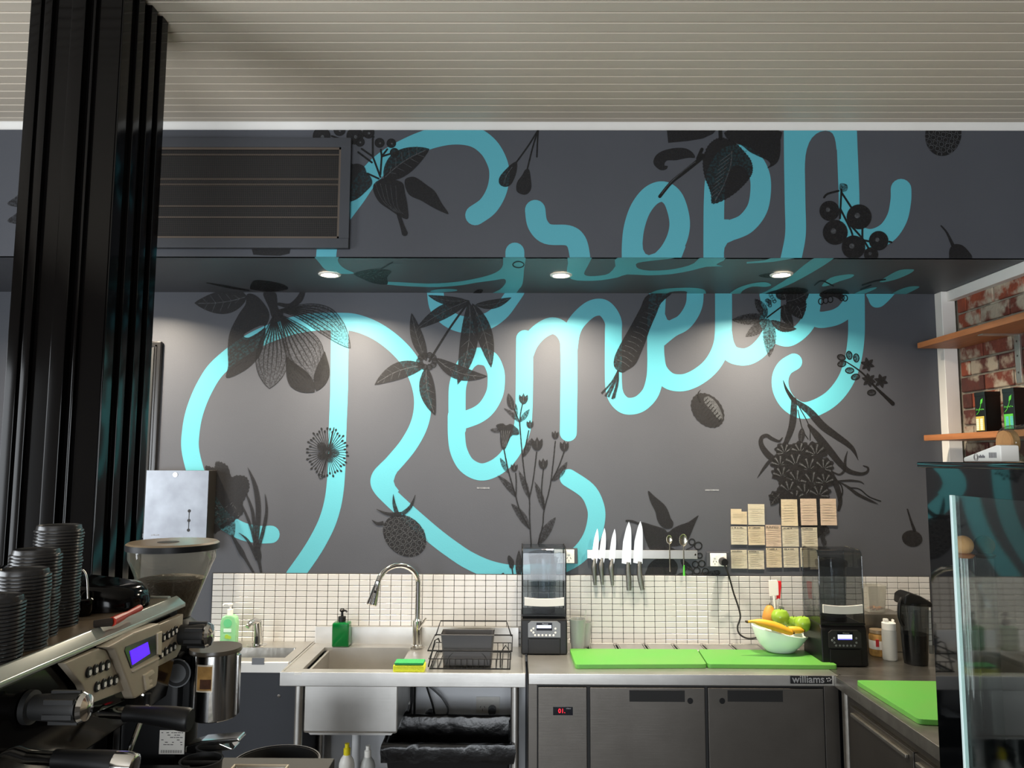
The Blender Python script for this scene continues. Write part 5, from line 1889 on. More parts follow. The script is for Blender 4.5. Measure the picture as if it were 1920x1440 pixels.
# ---- recipe cards taped to the wall
cards = [(1370, 954, 1401, 983, 'paper'), (1402, 945, 1434, 984, 'paper_pale'), (1464, 936, 1496, 986, 'paper'), (1500, 935, 1532, 985, 'paper_pink'), (1537, 935, 1569, 985, 'paper_pink'),
         (1370, 987, 1401, 1021, 'paper_pale'), (1402, 987, 1434, 1022, 'paper'), (1435, 984, 1465, 1025, 'paper_pink'), (1466, 988, 1498, 1025, 'paper_pale'), (1502, 989, 1533, 1025, 'paper_pale'),
         (1370, 1031, 1401, 1066, 'paper_pale'), (1402, 1032, 1433, 1067, 'paper_pale'), (1436, 1027, 1466, 1064, 'paper'), (1468, 1027, 1498, 1064, 'paper_pale'), (1500, 1027, 1533, 1063, 'paper_pale')]
names = ['torn recipe card in the top row, nearest the socket', 'recipe card in the top row next to the torn card', 'third recipe card in the top row with a curled edge', 'recipe card in the top row, second from its right end', 'recipe card at the right end of the top row',
         'recipe card at the left end of the middle row', 'recipe card in the middle row left of the card with a dark heading', 'recipe card with a bold dark heading', 'recipe card in the middle row right of the card with a dark heading', 'recipe card at the right end of the middle row',
         'recipe card at the left end of the bottom row', 'recipe card second from the left in the bottom row', 'recipe card in the middle of the bottom row', 'recipe card in the bottom row left of the dark blender', 'recipe card in the bottom row half behind the dark blender cover']
heads = {5, 6, 7, 8, 9, 10, 11, 12, 13, 14}
rnd = random.Random(2)
for i, (u0, v0, u1, v1, mt) in enumerate(cards):
    q0, q1 = aY(u0, v0, WY - .004), aY(u1, v1, WY - .004)
    w_, h_ = q1.x - q0.x, q0.z - q1.z
    t = thing('recipe_card', names[i], 'card', ((q0.x + q1.x) / 2, WY - .004, q1.z), 'recipe cards on the wall')
    g_ = bmesh.new()
    nx, nz = 6, 6
    an = rnd.uniform(-.012, .012)
    V = [[None] * (nz + 1) for _ in range(nx + 1)]
    for a_ in range(nx + 1):
        for b_ in range(nz + 1):
            x, z = w_ * a_ / nx, -h_ * b_ / nz
            y = WY - .0045 - .0012 * rnd.random() - (.006 * (b_ / nz) ** 3 * (a_ / nx if i == 2 else .3))
            V[a_][b_] = g_.verts.new((q0.x + x + z * an, y, q0.z + z - x * an))
    for a_ in range(nx):
        for b_ in range(nz):
            if i == 0 and a_ >= 4 and b_ < 1:
                continue
            g_.faces.new((V[a_][b_], V[a_][b_ + 1], V[a_ + 1][b_ + 1], V[a_ + 1][b_]))
    bmesh.ops.solidify(g_, geom=g_.faces[:], thickness=.0006)
    mb_ = MB()
    mb_.add(g_)
    cd_ = mb_.build('card', mt, t)
    ln = MB()
    y = WY - .0122
    for k in range(7 if i != 0 else 3):
        zz = q0.z - h_ * (.2 + .1 * k) - (h_ * .1 if i == 0 else 0)
        wl = w_ * rnd.uniform(.45, .78)
        ln.box(q0.x + w_ * .12, q0.x + w_ * .12 + wl, y + .0045, y + .005, zz - .0007, zz + .0007)
    if i != 7:
        ln.build('handwriting', 'pencil', cd_)
    else:
        ln.build('handwriting', 'pencil', cd_)
    if i == 7:
        text('PURIFIED', .017, 'heading', 'marker', cd_, T((q0.x + q1.x) / 2 - .006, y + .005, q0.z - .013) @ FACE_CAM, .0003)
    elif i in heads:
        hd_ = MB()
        x = q0.x + w_ * .06
        while x < q0.x + w_ * (.6 + .03 * (i % 8)):
            dx = rnd.uniform(.004, .009)
            hd_.box(x, x + dx, y + .0045, y + .005, q0.z - .009, q0.z - .005 + rnd.uniform(-.001, .001))
            x += dx + rnd.choice((.0012, .0012, .005))
        hd_.build('heading', 'marker', cd_)

# ---- fruit bowl
byc = WF - .235
bc = aY(1463, 1218, byc)
bl_ = thing('fruit_bowl', 'white slanted bowl on the green board', 'bowl', (bc.x, byc, BT + .021))
zb0 = BT + .0205
g_ = bmesh.new()
nn = 40
prof = [(.0, 0), (.06, 0), (.068, .004), (.1, .04), (.122, .08), (.132, .105)]
rings = []
zr = aY(1463, 1184, byc).z - zb0


def bowl_pt(r, h, an):
    slant = 1 + .26 * (-cos(an)) * (h / .105) ** 2 + .05 * (h / .105)
    return (bc.x + r * 1.04 * cos(an), byc + r * .92 * sin(an), zb0 + h * slant * zr / .105)


for r, h in prof + [(r - .005, h + .002) for r, h in prof[::-1][:-1]] + [(0, .005)]:
    if r <= 1e-5:
        rings.append([g_.verts.new(bowl_pt(0, h, 0))])
    else:
        rings.append([g_.verts.new(bowl_pt(r, h, 2 * pi * i / nn)) for i in range(nn)])
for A_, B_ in zip(rings, rings[1:]):
    for i in range(nn):
        j = (i + 1) % nn
        if len(A_) == 1:
            g_.faces.new((A_[0], B_[i], B_[j]))
        elif len(B_) == 1:
            g_.faces.new((A_[i], A_[j], B_[0]))
        else:
            g_.faces.new((A_[i], A_[j], B_[j], B_[i]))
bmesh.ops.recalc_face_normals(g_, faces=g_.faces[:])
mb_ = MB()
mb_.add(g_)
mb_.build('bowl', 'white_bowl', bl_)


def apple(u, v, r, y, label, m_='apple'):
    q = aY(u, v, y)
    t = thing('apple', label, 'apple', (q.x, y, q.z - r), 'green apples in the bowl')
    MB().lathe([(0, -r * .82), (r * .35, -r * .9), (r * .75, -r * .62), (r, 0), (r * .95, r * .4), (r * .7, r * .78), (r * .35, r * .88), (r * .1, r * .76), (0, r * .7)], (q.x, y, q.z), 24, M=None).build('flesh', m_, t)
    MB().tube([(q.x, y, q.z + r * .7), (q.x + .003, y, q.z + r * 1.08)], .0018, 6).build('stem', 'stem_brown', t)


apple(1463, 1158, .045, byc + .005, 'green apple at the back of the bowl')
apple(1505, 1170, .041, byc - .05, 'green apple over the right rim of the bowl')
apple(1488, 1170, .040, byc + .03, 'green apple between the two larger apples')
q = aY(1443, 1152, byc + .045)
pe = thing('pear', 'brownish yellow pear behind the bananas', 'pear', (q.x, q.y, q.z - .04))
MB().lathe([(0, -.045), (.03, -.042), (.038, -.015), (.03, .015), (.02, .035), (.012, .044), (0, .046)], (q.x, q.y, q.z), 20, M=None).build('flesh', 'pear', pe)
MB().tube([(q.x, q.y, q.z + .044), (q.x + .004, q.y, q.z + .058)], .002, 6).build('stem', 'stem_brown', pe)
for (pp, lab, yb) in (([(1402, 1166), (1412, 1165), (1425, 1167), (1445, 1172), (1465, 1179), (1482, 1186), (1487, 1187)], 'long ripe banana across the front of the bowl', byc - .10), ([(1478, 1180), (1488, 1181), (1500, 1182), (1507, 1183)], 'short end of a second banana beside the long one', byc - .085)):
    P3 = [tuple(aY(u, v, yb + (.0 if i else .0))) for i, (u, v) in enumerate(pp)]
    t = thing('banana', lab, 'banana', P3[len(P3) // 2], 'bananas in the bowl')
    R_ = [.006, .008, .017, .021, .021, .014, .006] if len(pp) > 5 else [.014, .018, .015, .006]
    S_ = spline([(*p, r) for p, r in zip(P3, R_)], 5)
    MB().tube([s_[:3] for s_ in S_], [s_[3] for s_ in S_], 12).build('fruit', 'banana', t)
    MB().tube([P3[-1], tuple(Vector(P3[-1]) + Vector((.006, 0, -.002)))], [.0075, .005], 8).build('tip', 'banana_tip', t)
    if len(pp) > 5:
        MB().tube([tuple(Vector(P3[0]) + Vector((-.012, 0, .002))), P3[0]], [.005, .0065], 8).build('stem', 'banana_tip', t)

# ---- spatulas in a jar behind the bowl
jy = WF - .1
jc = aY(1450, 1150, jy)
jr = thing('utensil_jar', 'clear jar with spatulas behind the fruit bowl', 'jar', (jc.x + .01, jy, BT + .001))
jz = aY(1450, 1138, jy).z
MB().lathe([(0, BT + .014), (.042, BT + .014), (.045, jz), (.043, jz), (.04, BT + .018), (0, BT + .018)], (jc.x + .01, jy, 0), 24, cap=False).build('jar', 'glass_jar', jr)
for (pts, m_, lab, y, hp_) in (([(1441, 1088), (1456, 1087), (1459, 1092), (1460, 1116), (1443, 1118)], 'white_plastic', 'white spatula standing behind the fruit bowl', jy - .004, (1451, 1117, 1455, 1150)),
                               ([(1455, 1090), (1464, 1089), (1465, 1093), (1463, 1122), (1456, 1124)], 'red_silicone', 'red spatula behind the white one', jy + .012, (1459, 1122, 1458, 1150))):
    P_ = [aY(u, v, y) for u, v in pts]
    e0, e1 = aY(hp_[0], hp_[1], y), aY(hp_[2], hp_[3], y)
    t = thing('spatula', lab, 'spatula', (e1.x, y, e1.z), 'spatulas in the jar')
    MB().prism([(p.x, p.z) for p in P_], 'Y', y - .003, y + .003, .0018).build('blade', m_, t)
    MB().tube([(e0.x, y, e0.z), (e1.x, y, e1.z - .04)], .005, 8).build('handle', 'white_plastic', t)

# ---- jar of spread, squeeze bottle, tub of nuts, black jug
q = aZ(1654, 1233, BT)
t = thing('spread_jar', 'glass jar of nut spread with red and white label', 'jar', (q.x, q.y + .04, BT + .001))
yj = q.y + .042
z1 = aY(1654, 1180, yj).z
zq = BT + .001
MB().lathe([(0, zq), (.036, zq), (.04, zq + .008), (.04, z1 - .03), (.034, z1 - .018), (.034, z1 - .014)], (q.x, yj, 0), 28).build('jar', 'glass_jar_content', t)
MB().lathe([(.0405, zq + .035), (.0405, z1 - .05)], (q.x, yj, 0), 28, cap=False).build('label', 'label_white', t)
MB().lathe([(.0365, z1 - .016), (.0365, z1)], (q.x, yj, 0), 28).build('lid', 'lid_tan', t)
lx = q.x - .018
bx(lx - .008, lx + .006, yj - .0415, yj - .036, zq + .05, zq + .085).build('label_mark', 'label_red', t)
q = aZ(1675, 1240, BT)
t = thing('squeeze_bottle', 'frosted white squeeze bottle on the corner bench', 'bottle', (q.x, q.y + .03, BT + .001))
yj = q.y + .032
z1 = aY(1673, 1160, yj).z
h_ = z1 - BT
MB().lathe([(0, zq), (.032, zq), (.034, zq + .006), (.034, BT + h_ * .68), (.031, BT + h_ * .745)], (q.x, yj, 0), 28).build('bottle', 'cloudy', t)
MB().lathe([(.0325, BT + h_ * .74), (.0325, BT + h_ * .9), (.028, BT + h_ * .915)], (q.x, yj, 0), 28).build('cap', 'white_plastic', t)
for dx, hh in ((-.014, 1.0), (.022, .985)):
    bx(q.x + dx - .011 if dx < 0 else q.x + dx - .004, q.x + dx + .011 if dx < 0 else q.x + dx + .004, yj - .01, yj + .01, BT + h_ * .9, BT + h_ * hh, b=.003).build('nozzle', 'white_plastic', t)
yj = WF - .09
q = aY(1638, 1120, yj)
t = thing('nut_tub', 'clear plastic tub with a few nuts behind the dark blender', 'tub', (q.x, yj, BT + .06))
lz = aY(1638, 1146, yj).z
ut = aY(1638, 1097, yj).z
tag(bx(q.x - .14, q.x + .12, WF - .16, WF - .004, BT + .001, lz - .002, b=.004).build('rear_box', 'steel_worn'), 'low steel box below the tub of nuts', 'box')
t.location.z = lz
t['_w'] = (q.x, yj, lz)
openbox(MB(), q.x - .05, q.x + .05, yj - .045, yj + .045, lz, ut, .008, .002).build('tub', 'cloudy_bag', t)
rnd = random.Random(8)
for i in range(14):
    n_ = MB().ball((q.x + rnd.uniform(-.032, .032), yj - .03 + rnd.uniform(0, .05), lz + .012 + rnd.uniform(0, .012)), .009, 1, (1, .8, .7)).build('nut', 'nuts', t)
yj = 3.83
q0, q1 = aY(1687, 1180, yj), aY(1742, 1180, yj)
xc = (q0.x + q1.x) / 2
t = thing('blender_jug', 'dark blender jug with lid standing on the corner bench', 'jug', (xc, yj, BT + .001))
zt = aY(1715, 1128, yj).z
rj = (q1.x - q0.x) / 2
mm = MB()
mm.lathe([(rj * .72, zq), (rj * .78, zq + .02), (rj * .98, zt), (rj * .95, zt), (rj * .74, zq + .025), (0, zq + .02)], (xc, yj, 0), 24, cap=False)
mm.build('jug', 'glass_smoke_dark', t)
MB().lathe([(0, zq), (rj * .74, zq), (rj * .8, zq + .05), (rj * .86, zq + .14), (0, zq + .14)], (xc, yj, 0), 24).build('inner_base', 'black_plastic', t)
MB().prism([(xc - rj * 1.02, zt - .01), (xc + rj * 1.0, zt - .02), (xc + rj * .95, zt + .005), (xc + .01, zt + .036), (xc - rj * .55, zt + .052), (xc - rj * .95, zt + .036)], 'Y', yj - rj * .8, yj + rj * .8, .012).build('lid', 'black_plastic', t)
MB().tube(spline([(xc - rj * .9, yj - .02, zt + .02), (xc - rj * 1.15, yj - .03, zt - .01), (xc - rj * 1.18, yj - .03, zt - .07), (xc - rj * .9, yj - .02, zt - .11)], 5), .009, 10).build('handle', 'black_plastic', t)
for dx in (-.3, .62):
    bx(xc + rj * dx - .009, xc + rj * dx + .009, yj - rj * .98, yj - rj * .8, zq + .06, zt - .03, b=.003).build('side_rib', 'glass_smoke', t)

# ---- shelves on the brick wall and what stands on them
sY1 = 4.12
for (u, v, zlab, lab) in ((1720, 648, 'up', 'upper timber shelf on the brick wall'), (1732, 821, 'lo', 'lower timber shelf on the brick wall')):
    q = aY(u, v, sY1)
    t = thing('timber_shelf', lab, 'shelf', ((q.x + BX) / 2, 3.6, q.z), 'timber shelves')
    bx(q.x, BX - .012, 3.0, sY1, q.z - .016, q.z + .014, b=.002).build('plank', 'timber', t)
    if zlab == 'up':
        zU, xU = q.z, q.x
        MB().box(BX - .02, BX - .0095, 3.62, 3.66, q.z - .25, q.z - .0165, b=.001).box(xU + .05, BX - .02, 3.62, 3.66, q.z - .022, q.z - .0165).build('bracket', 'steel', t)
        for dz in (.05, .12, .2):
            MB().lathe([(.005, -.0115), (.005, -.009)], (BX - .01, 3.64, q.z - dz), 10, 'X').build('screw', 'steel_dark', t)
    else:
        zL, xL = q.z + .014, q.x
for i, (u0, u1, vtop, lab, c1) in enumerate(((1849, 1879, 730, 'black tea tin with a yellow patterned label, beside the trim', 'label_yellow'), (1904, 1934, 722, 'black tea tin with a green patterned label, cut by the picture edge', 'leaf_green'))):
    yy = (3.62, 3.42)[i]
    x0 = aY(u0, 800, yy).x
    x1 = x0 + .075
    zt = zL + .19
    t = thing('tea_tin', lab, 'tin', ((x0 + x1) / 2, yy + .04, zL + .0005), 'black tea tins on the lower shelf')
    bx(x0, x1, yy, yy + .08, zL + .0005, zt, b=.003).build('tin', 'tin_black', t)
    bx(x0 - .001, x1 + .001, yy - .001, yy + .081, zt - .02, zt + .001, b=.002).build('lid', 'tin_black', t)
    y0_, y1_ = yy, yy + .08
    lbm = bx(x0 - .0012, x0 + .001, y0_ + .010, y1_ - .006, zL + .008, zL + .075).build('label', c1, t)
    cm_ = MB()
    for a_ in range(6):
        for b_ in range(6):
            if (a_ * 7 + b_ * 3 + i) % 3:
                cm_.box(x0 - .0018, x0 - .0008, y0_ + .011 + a_ * .0105, y0_ + .0195 + a_ * .0105, zL + .010 + b_ * .0092, zL + .018 + b_ * .0092)
    cm_.build('label_pattern', 'paper_pale' if i == 0 else 'teal_paint', lbm)
    cy_ = (y0_ + y1_) / 2
    lf = MB()
    X_ = x0 - .0012
    lf.tube(spline([(X_, cy_ + .026, zL + .085), (X_, cy_ + .006, zL + .10), (X_, cy_ - .008, zL + .125), (X_, cy_ - .018, zL + .15)], 5), .0016, 6)
    lf.prism([(cy_ - .006, zL + .132), (cy_ - .022, zL + .138), (cy_ - .028, zL + .16), (cy_ - .01, zL + .152)], 'X', x0 - .002, x0 - .0005)
    lf.build('leaf_emblem', 'leaf_green', t)
    sq = MB()
    for k in range(6):
        sq.tube([(X_, cy_ + .03 - k * .0105, zL + .104 + .003 * (k % 2)), (X_, cy_ + .025 - k * .0105, zL + .112 - .003 * (k % 2)), (X_, cy_ + .021 - k * .0105, zL + .104)], .0012, 5)
    sq.build('script_mark', 'leaf_green', t)
# ================================================================ FRONT COUNTER: COFFEE MACHINE, GRINDER, LIDS
CT = 1.0
tag(bx(-1.75, -.53, .75, 2.34, CT - .04, CT, b=.004).box(-1.72, -1.66, .8, .86, 0, CT - .04).box(-.62, -.56, .8, .86, 0, CT - .04).box(-1.72, -1.66, 2.24, 2.3, 0, CT - .04).box(-.62, -.56, 2.24, 2.3, 0, CT - .04).build('coffee_counter', 'black_soft'), 'black counter carrying the coffee machine and grinder', 'counter')
MX = -.83                    # front face of the machine
EM = thing('coffee_machine', 'two-group espresso machine with champagne key panel and blue screen', 'coffee machine', (-1.1, 1.5, CT))


def mp(u, v, X=MX):
    q = aX(u, v, X)
    return (q.y, q.z)


zr = mp(340, 1120)[1]        # top edge height
YN, YFR = 1.03, 1.95
bodyz0 = 1.30
m = MB()
m.prism([(-1.36, CT + .12), (-1.36, zr - .03), (MX - .012, zr - .03), (MX - .012, zr - .14), (MX - .03, zr - .24), (-1.0, zr - .26), (-1.0, CT + .12)], 'Y', YN, YFR, .004)
m.build('body', 'black_gloss', EM)
MB().box(-1.34, -.80, YN, YFR + .02, CT + .03, CT + .12, b=.006).build('base', 'black_plastic', EM)
bx(-.985, -.68, YN + .02, YFR - .06, CT + .085, CT + .112, b=.004).build('drip_tray', 'steel', EM)
for i in range(11):
    bx(-.97, -.69, YN + .05 + i * .072, YN + .085 + i * .072, CT + .112, CT + .116).build('tray_bar', 'chrome', EM)
for y in (YN + .06, YFR - .06):
    for x in (-1.28, -.88):
        MB().lathe([(.025, CT), (.02, CT + .03)], (x, y, 0), 14).build('foot', 'black_rubber', EM)
bx(-1.34, MX - .03, YN + .01, YFR - .01, zr - .03, zr - .003).build('cup_tray', 'tray_tan', EM)
# bevelled mirror rail along the top front edge
MB().prism([(MX - .02, zr - .029), (MX - .02, zr + .002), (MX - .015, zr + .002), (MX + .007, zr - .015), (MX + .007, zr - .024)], 'Y', YN, YFR, .002).build('top_rail', 'mirror_trim', EM)
MB().box(-1.36, -1.345, YN, YFR, zr - .03, zr + .01, b=.003).box(-1.345, MX - .03, YFR - .014, YFR, zr - .03, zr + .002, b=.003).build('back_rail', 'mirror_trim', EM)


def plate(pts, x0, x1, name, m_, par, bev=.003):
    return MB().prism([mp(u, v) for u, v in pts], 'X', x0, x1, bev).build(name, m_, par)


S = lambda x, y: (x / 5.142, 1160 + y / 5.142)
lp_ = plate([S(560, 430), S(900, 285), S(965, 300), S(1160, 690), S(815, 822), S(735, 640)], MX - .004, MX + .012, 'key_plate', 'champagne', EM)
rp_ = plate([S(1440, 75), S(1700, -35), S(1725, -50), S(1700, 290), S(1660, 370), S(1425, 490)], MX - .004, MX + .012, 'key_plate', 'champagne', EM)
ch_ = plate([S(905, 275), S(1180, 130), S(1435, 40), S(1445, 80), S(1420, 560), S(1405, 650), S(1190, 775), S(1165, 760), S(985, 300)], MX - .004, MX + .026, 'screen_housing', 'champagne', EM, .006)
plate([S(1075, 310), S(1085, 270), S(1385, 155), S(1390, 345), S(1140, 480)], MX + .024, MX + .0275, 'screen_surround', 'lcd_dark', ch_, .001)
plate([S(1122, 312), S(1300, 225), S(1322, 335), S(1148, 445)], MX + .026, MX + .0285, 'screen', 'screen', ch_, 0)
plate([S(1395, 140), S(1438, 120), S(1432, 350), S(1395, 345)], MX + .0245, MX + .03, 'side_lip', 'champagne_edge', ch_, .001)
plate([S(1150, 500), S(1410, 372), S(1412, 385), S(1152, 514)], MX + .0245, MX + .03, 'crease', 'champagne_edge', ch_, .0005)
# raised emblem
plate([S(1262, 545), S(1345, 490), S(1362, 520), S(1300, 565), S(1308, 600), S(1335, 585), S(1338, 608), S(1310, 625), S(1312, 650), S(1345, 632), S(1345, 655), S(1280, 690)], MX + .0245, MX + .0305, 'emblem', 'champagne_edge', ch_, .001)
rows = [[(790, 515), (855, 490), (915, 465), (972, 447)], [(872, 655), (937, 628), (995, 605), (1050, 590)]]
for plate_, rws in ((lp_, rows), (rp_, [[(1520, 182), (1565, 158), (1605, 135), (1640, 110)], [(1498, 345), (1545, 315), (1585, 290), (1626, 268)]])):
    for r in rws:
        for x, y in r:
            yy, zz = mp(*S(x, y))
            k_ = MB().lathe([(.0105, 0), (.0105, .002), (.009, .0035), (0, .0035)], (MX + .0122, yy, zz), 18, 'X').build('key', 'black_plastic', plate_)
            mk = MB()
            mk.lathe([(.0045, 0), (.0045, .0008)], (MX + .0158, yy + .001, zz - .002), 10, 'X')
            mk.box(MX + .0157, MX + .0165, yy - .003, yy + .004, zz + .001, zz + .0035)
            mk.build('cup_symbol', 'button_white', k_)
plate([S(790, 830), S(1160, 690), S(1180, 790), S(800, 950)], MX - .006, MX + .006, 'lower_trim', 'mirror_dark', EM, .002)


def knob(u0, v0, X1, r, lab):
    y, z = mp(u0, v0)
    k = MB().lathe([(r * 1.15, 0), (r * 1.15, .01), (r * .85, .012), (r * .92, .04), (r, X1 - .008), (r * .96, X1)], (MX - .01, y, z), 28, 'X')
    o = k.build('steam_knob', 'black_soft', EM)
    rb_ = MB()
    for i in range(6):
        an = i * pi / 3 + .4
        rb_.box(MX + .03, MX - .012 + X1, -.003, .003, -.004, .004, M=T(0, y + r * .97 * cos(an), z + r * .97 * sin(an)))
    rb_.build('grip_rib', 'black_soft', o)
    MB().lathe([(r * 1.0, 0), (r * 1.05, .004), (r * .9, .011), (r * .45, .015), (0, .016)], (MX - .01 + X1, y, z), 28, 'X').build('chrome_end', 'chrome', o)
    return o


knob(62, 1326, .092, .0245, 'near')
knob(330, 1190, .085, .0275, 'far')
# group heads with portafilters
for (gy, hx0, hx1, tilt) in ((1.385, -.80, -.665, -.02), (1.625, -.80, -.665, -.02)):
    gz = 1.385
    gh = MB()
    gh.lathe([(.032, gz - .01), (.036, gz - .005), (.036, gz + .03), (.03, gz + .05), (.045, gz + .055), (.045, gz + .09)], (-.90, gy, 0), 28)
    g_ = gh.build('group_head', 'chrome', EM)
    MB().lathe([(.037, gz - .05), (.04, gz - .045), (.04, gz - .012), (.035, gz - .008)], (-.90, gy, 0), 28).build('filter_basket', 'chrome', g_)
    MB().tube([(-.87, gy, gz - .03), (hx0 - .01, gy, gz - .034), (hx0 + .005, gy, gz - .035)], [.013, .012, .014], 14).build('neck', 'chrome', g_)
    H = [(hx0, gy, gz - .035, .0165), (hx0 + .03, gy, gz - .036, .0165), (hx0 + .08, gy, gz - .04, .0205), (hx1 - .01, gy, gz - .046, .0235), (hx1, gy, gz - .047, .021)]
    Q = spline(H, 4)
    MB().tube([q[:3] for q in Q], [q[3] for q in Q], 18).build('portafilter_handle', 'black_plastic', g_)
    if gy < 1.5:
        MB().tube([(hx1 - .03, gy, gz - .0445), (hx1 - .008, gy, gz - .0465), (hx1 + .004, gy, gz - .0475), (hx1 + .008, gy, gz - .048)], [.0236, .0248, .022, .012], 24).build('chrome_cap', 'chrome', g_)
    sp_ = MB()
    for s_ in (-1, 1):
        sp_.tube([(-.90, gy, gz - .05), (-.90, gy + s_ * .016, gz - .066), (-.90, gy + s_ * .018, gz - .085)], .008, 10)
    sp_.build('spout', 'chrome', g_)
# steam wand
a_, b_ = aX(276, 1318, -.80), aX(241, 1412, -.80)
MB().tube(spline([(MX - .05, a_.y, a_.z + .03), (-.82, a_.y, a_.z + .022), tuple(a_), tuple((a_ + b_) / 2), tuple(b_)], 5), .0055, 10).build('steam_wand', 'chrome', EM)
MB().tube([tuple(a_ + Vector((0, 0, .02))), tuple(a_ - Vector((0, 0, .01)))], .0075, 10).build('wand_grip', 'black_rubber', EM)

# ---- stacks of black lids on the machine
lid = None
TZ = zr - .0028


def lid_mesh():
    t = thing('cup_lid', 'x', 'lid', (0, 0, 0), 'black takeaway lids on the coffee machine')
    MB().lathe([(0, .0105), (.036, .0105), (.039, .013), (.0405, .013), (.0415, .0105), (.0425, .004), (.0455, .003), (.0465, 0), (.044, .0), (.0415, .002), (.040, .009), (0, .0085)], (0, 0, 0), 26, cap=False).build('lid', 'black_lid', t)
    return t


mat('black_lid', '#1c1b1b', .27, spec=.6)
proto = lid_mesh()
first_used = False
stacks = [(112, 988, 46, 'tallest stack of lids beside the black pillar'), (68, 1033, 41, 'second tallest stack of lids'), (45, 1070, 50, 'stack of lids in front of the second tallest'), (-8, 1118, 42, 'shortest stack of lids at the picture edge')]
for si, (u, vtop, half, lab) in enumerate(stacks):
    r_real = .0465
    Y = (1.63, 1.53, 1.44, 1.345)[si]
    q = aY(u, vtop, Y)
    n = max(6, int((q.z - TZ) / .0064))
    for i in range(n):
        tl = 'topmost black lid of the ' + lab if i == n - 1 else 'black plastic takeaway lid within the ' + lab
        jx, jy = random.uniform(-.0012, .0012), random.uniform(-.0012, .0012)
        if not first_used:
            proto.location = (q.x + jx, Y + jy, TZ + .0005 + i * .0064)
            proto['label'] = tl
            first_used = True
        else:
            c = dup(proto, (0, 0, 0), tl)
            c.location = (q.x + jx, Y + jy, TZ + .0005 + i * .0064)

# ---- black tamper tray / cover lying behind, brush
q = aZ(215, 1150, TZ)
t = thing('machine_cover', 'glossy black moulded tray on top of the coffee machine', 'tray', (-1.08, 1.83, TZ + .0005))
cx_, cy_ = -1.03, 1.835
ol = spline([(-1.32, 1.75), (-1.18, 1.73), (-1.0, 1.735), (-.90, 1.76), (-.868, 1.80), (-.87, 1.86), (-.93, 1.90), (-1.15, 1.915), (-1.32, 1.91)], 4, True)
mm = MB()
g_ = bmesh.new()
rr_ = []
cxx = sum(p[0] for p in ol) / len(ol)
cyy = sum(p[1] for p in ol) / len(ol)
for k, z in ((1, 0), (1.0, .02), (.97, .045), (.9, .062), (.75, .068), (.4, .07)):
    rr_.append([g_.verts.new((cxx + (p[0] - cxx) * k, cyy + (p[1] - cyy) * k, TZ + .0008 + z * (1.25 - .9 * (p[0] + 1.32) / .9))) for p in ol])
for A_, B_ in zip(rr_, rr_[1:]):
    for i in range(len(ol)):
        j = (i + 1) % len(ol)
        g_.faces.new((A_[i], A_[j], B_[j], B_[i]))
g_.faces.new(rr_[0][::-1])
g_.faces.new(rr_[-1])
bmesh.ops.recalc_face_normals(g_, faces=g_.faces[:])
mm.add(g_)
mm.build('shell', 'black_gloss', t, ang=50)
q0, q1, q2 = aZ(176, 1170, TZ + .012), aZ(210, 1166, TZ + .012), aZ(262, 1140, TZ + .018)
t = thing('cleaning_brush', 'small red-handled brush on top of the coffee machine', 'brush', (q1.x, q1.y, TZ + .0005))
dz = Vector((0, 0, 1))
MB().tube([q1, q1 * .7 + q2 * .3, q1 * .45 + q2 * .55, q2], [.0095, .0085, .006, .0075], 10).build('handle', 'red_brush', t)
MB().tube([q0, q1], [.0075, .0085], 10).build('bristles', 'bristle', t)
# dark small jar with wire handle between the lids and the cover
q = aZ(165, 1150, TZ)
q.y -= .045
t = thing('wire_whisk_pot', 'small black pot with wire handle behind the lids', 'pot', (q.x, q.y + .02, TZ + .0005))
MB().lathe([(.018, TZ + .0005), (.024, TZ + .012), (.024, TZ + .035), (.02, TZ + .038)], (q.x, q.y + .02, 0), 20).build('pot', 'black_gloss', t)
MB().tube(spline([(q.x + .012, q.y + .02, TZ + .036), (q.x + .006, q.y + .02, TZ + .085), (q.x - .008, q.y + .02, TZ + .095), (q.x - .016, q.y + .02, TZ + .036)], 5), .0018, 6).build('wire_handle', 'steel', t)

# ---- coffee grinder
GY = 2.13
gc = aY(325, 1018, GY)
GX, lz = gc.x, gc.z
gr = thing('coffee_grinder', 'black coffee grinder with clear bean hopper and chrome doser', 'grinder', (GX, GY, CT))
hb_ = aY(370, 1128, GY)
m = MB()
R1 = .113
zc = lz - .012
zn = lz - .20
m.lathe([(R1, zc), (R1 * .99, zc - .028), (R1 * .90, zc - .05), (.05, zn)], (GX, GY, 0), 40, cap=False)
hop = m.build('hopper', 'glass_hopper', gr)
k = (lz - .095 - zn) / (zc - .05 - zn)
MB().lathe([(0, zn + .002), (.046, zn + .002), (.046 + (R1 * .87 - .046) * k, lz - .095), (.06, lz - .09), (0, lz - .093)], (GX, GY, 0), 32).build('coffee_beans', 'beans', hop)
MB().lathe([(R1 * 1.04, zc - .002), (R1 * 1.05, zc + .001), (R1 * 1.05, zc + .012), (R1 * 1.0, zc + .016), (0, zc + .0165)], (GX, GY, 0), 40).build('hopper_lid', 'lid_tan', hop)
MB().lathe([(R1 * 1.055, zc - .004), (R1 * 1.058, zc + .011), (R1 * 1.04, zc + .0125), (R1 * 1.03, zc - .004)], (GX, GY, 0), 40, cap=False).build('lid_rim', 'black_plastic', hop)
MB().lathe([(.028, zc + .0166), (.028, zc + .0172), (0, zc + .0172)], (GX - .005, GY - .02, 0), 20).build('lid_hole', 'black_soft', hop)
m = MB()
m.lathe([(.095, CT + .0), (.095, CT + .02), (.082, CT + .03), (.082, zn - .06), (.075, zn - .02), (.052, zn), (.052, zn + .004)], (GX, GY, 0), 36)
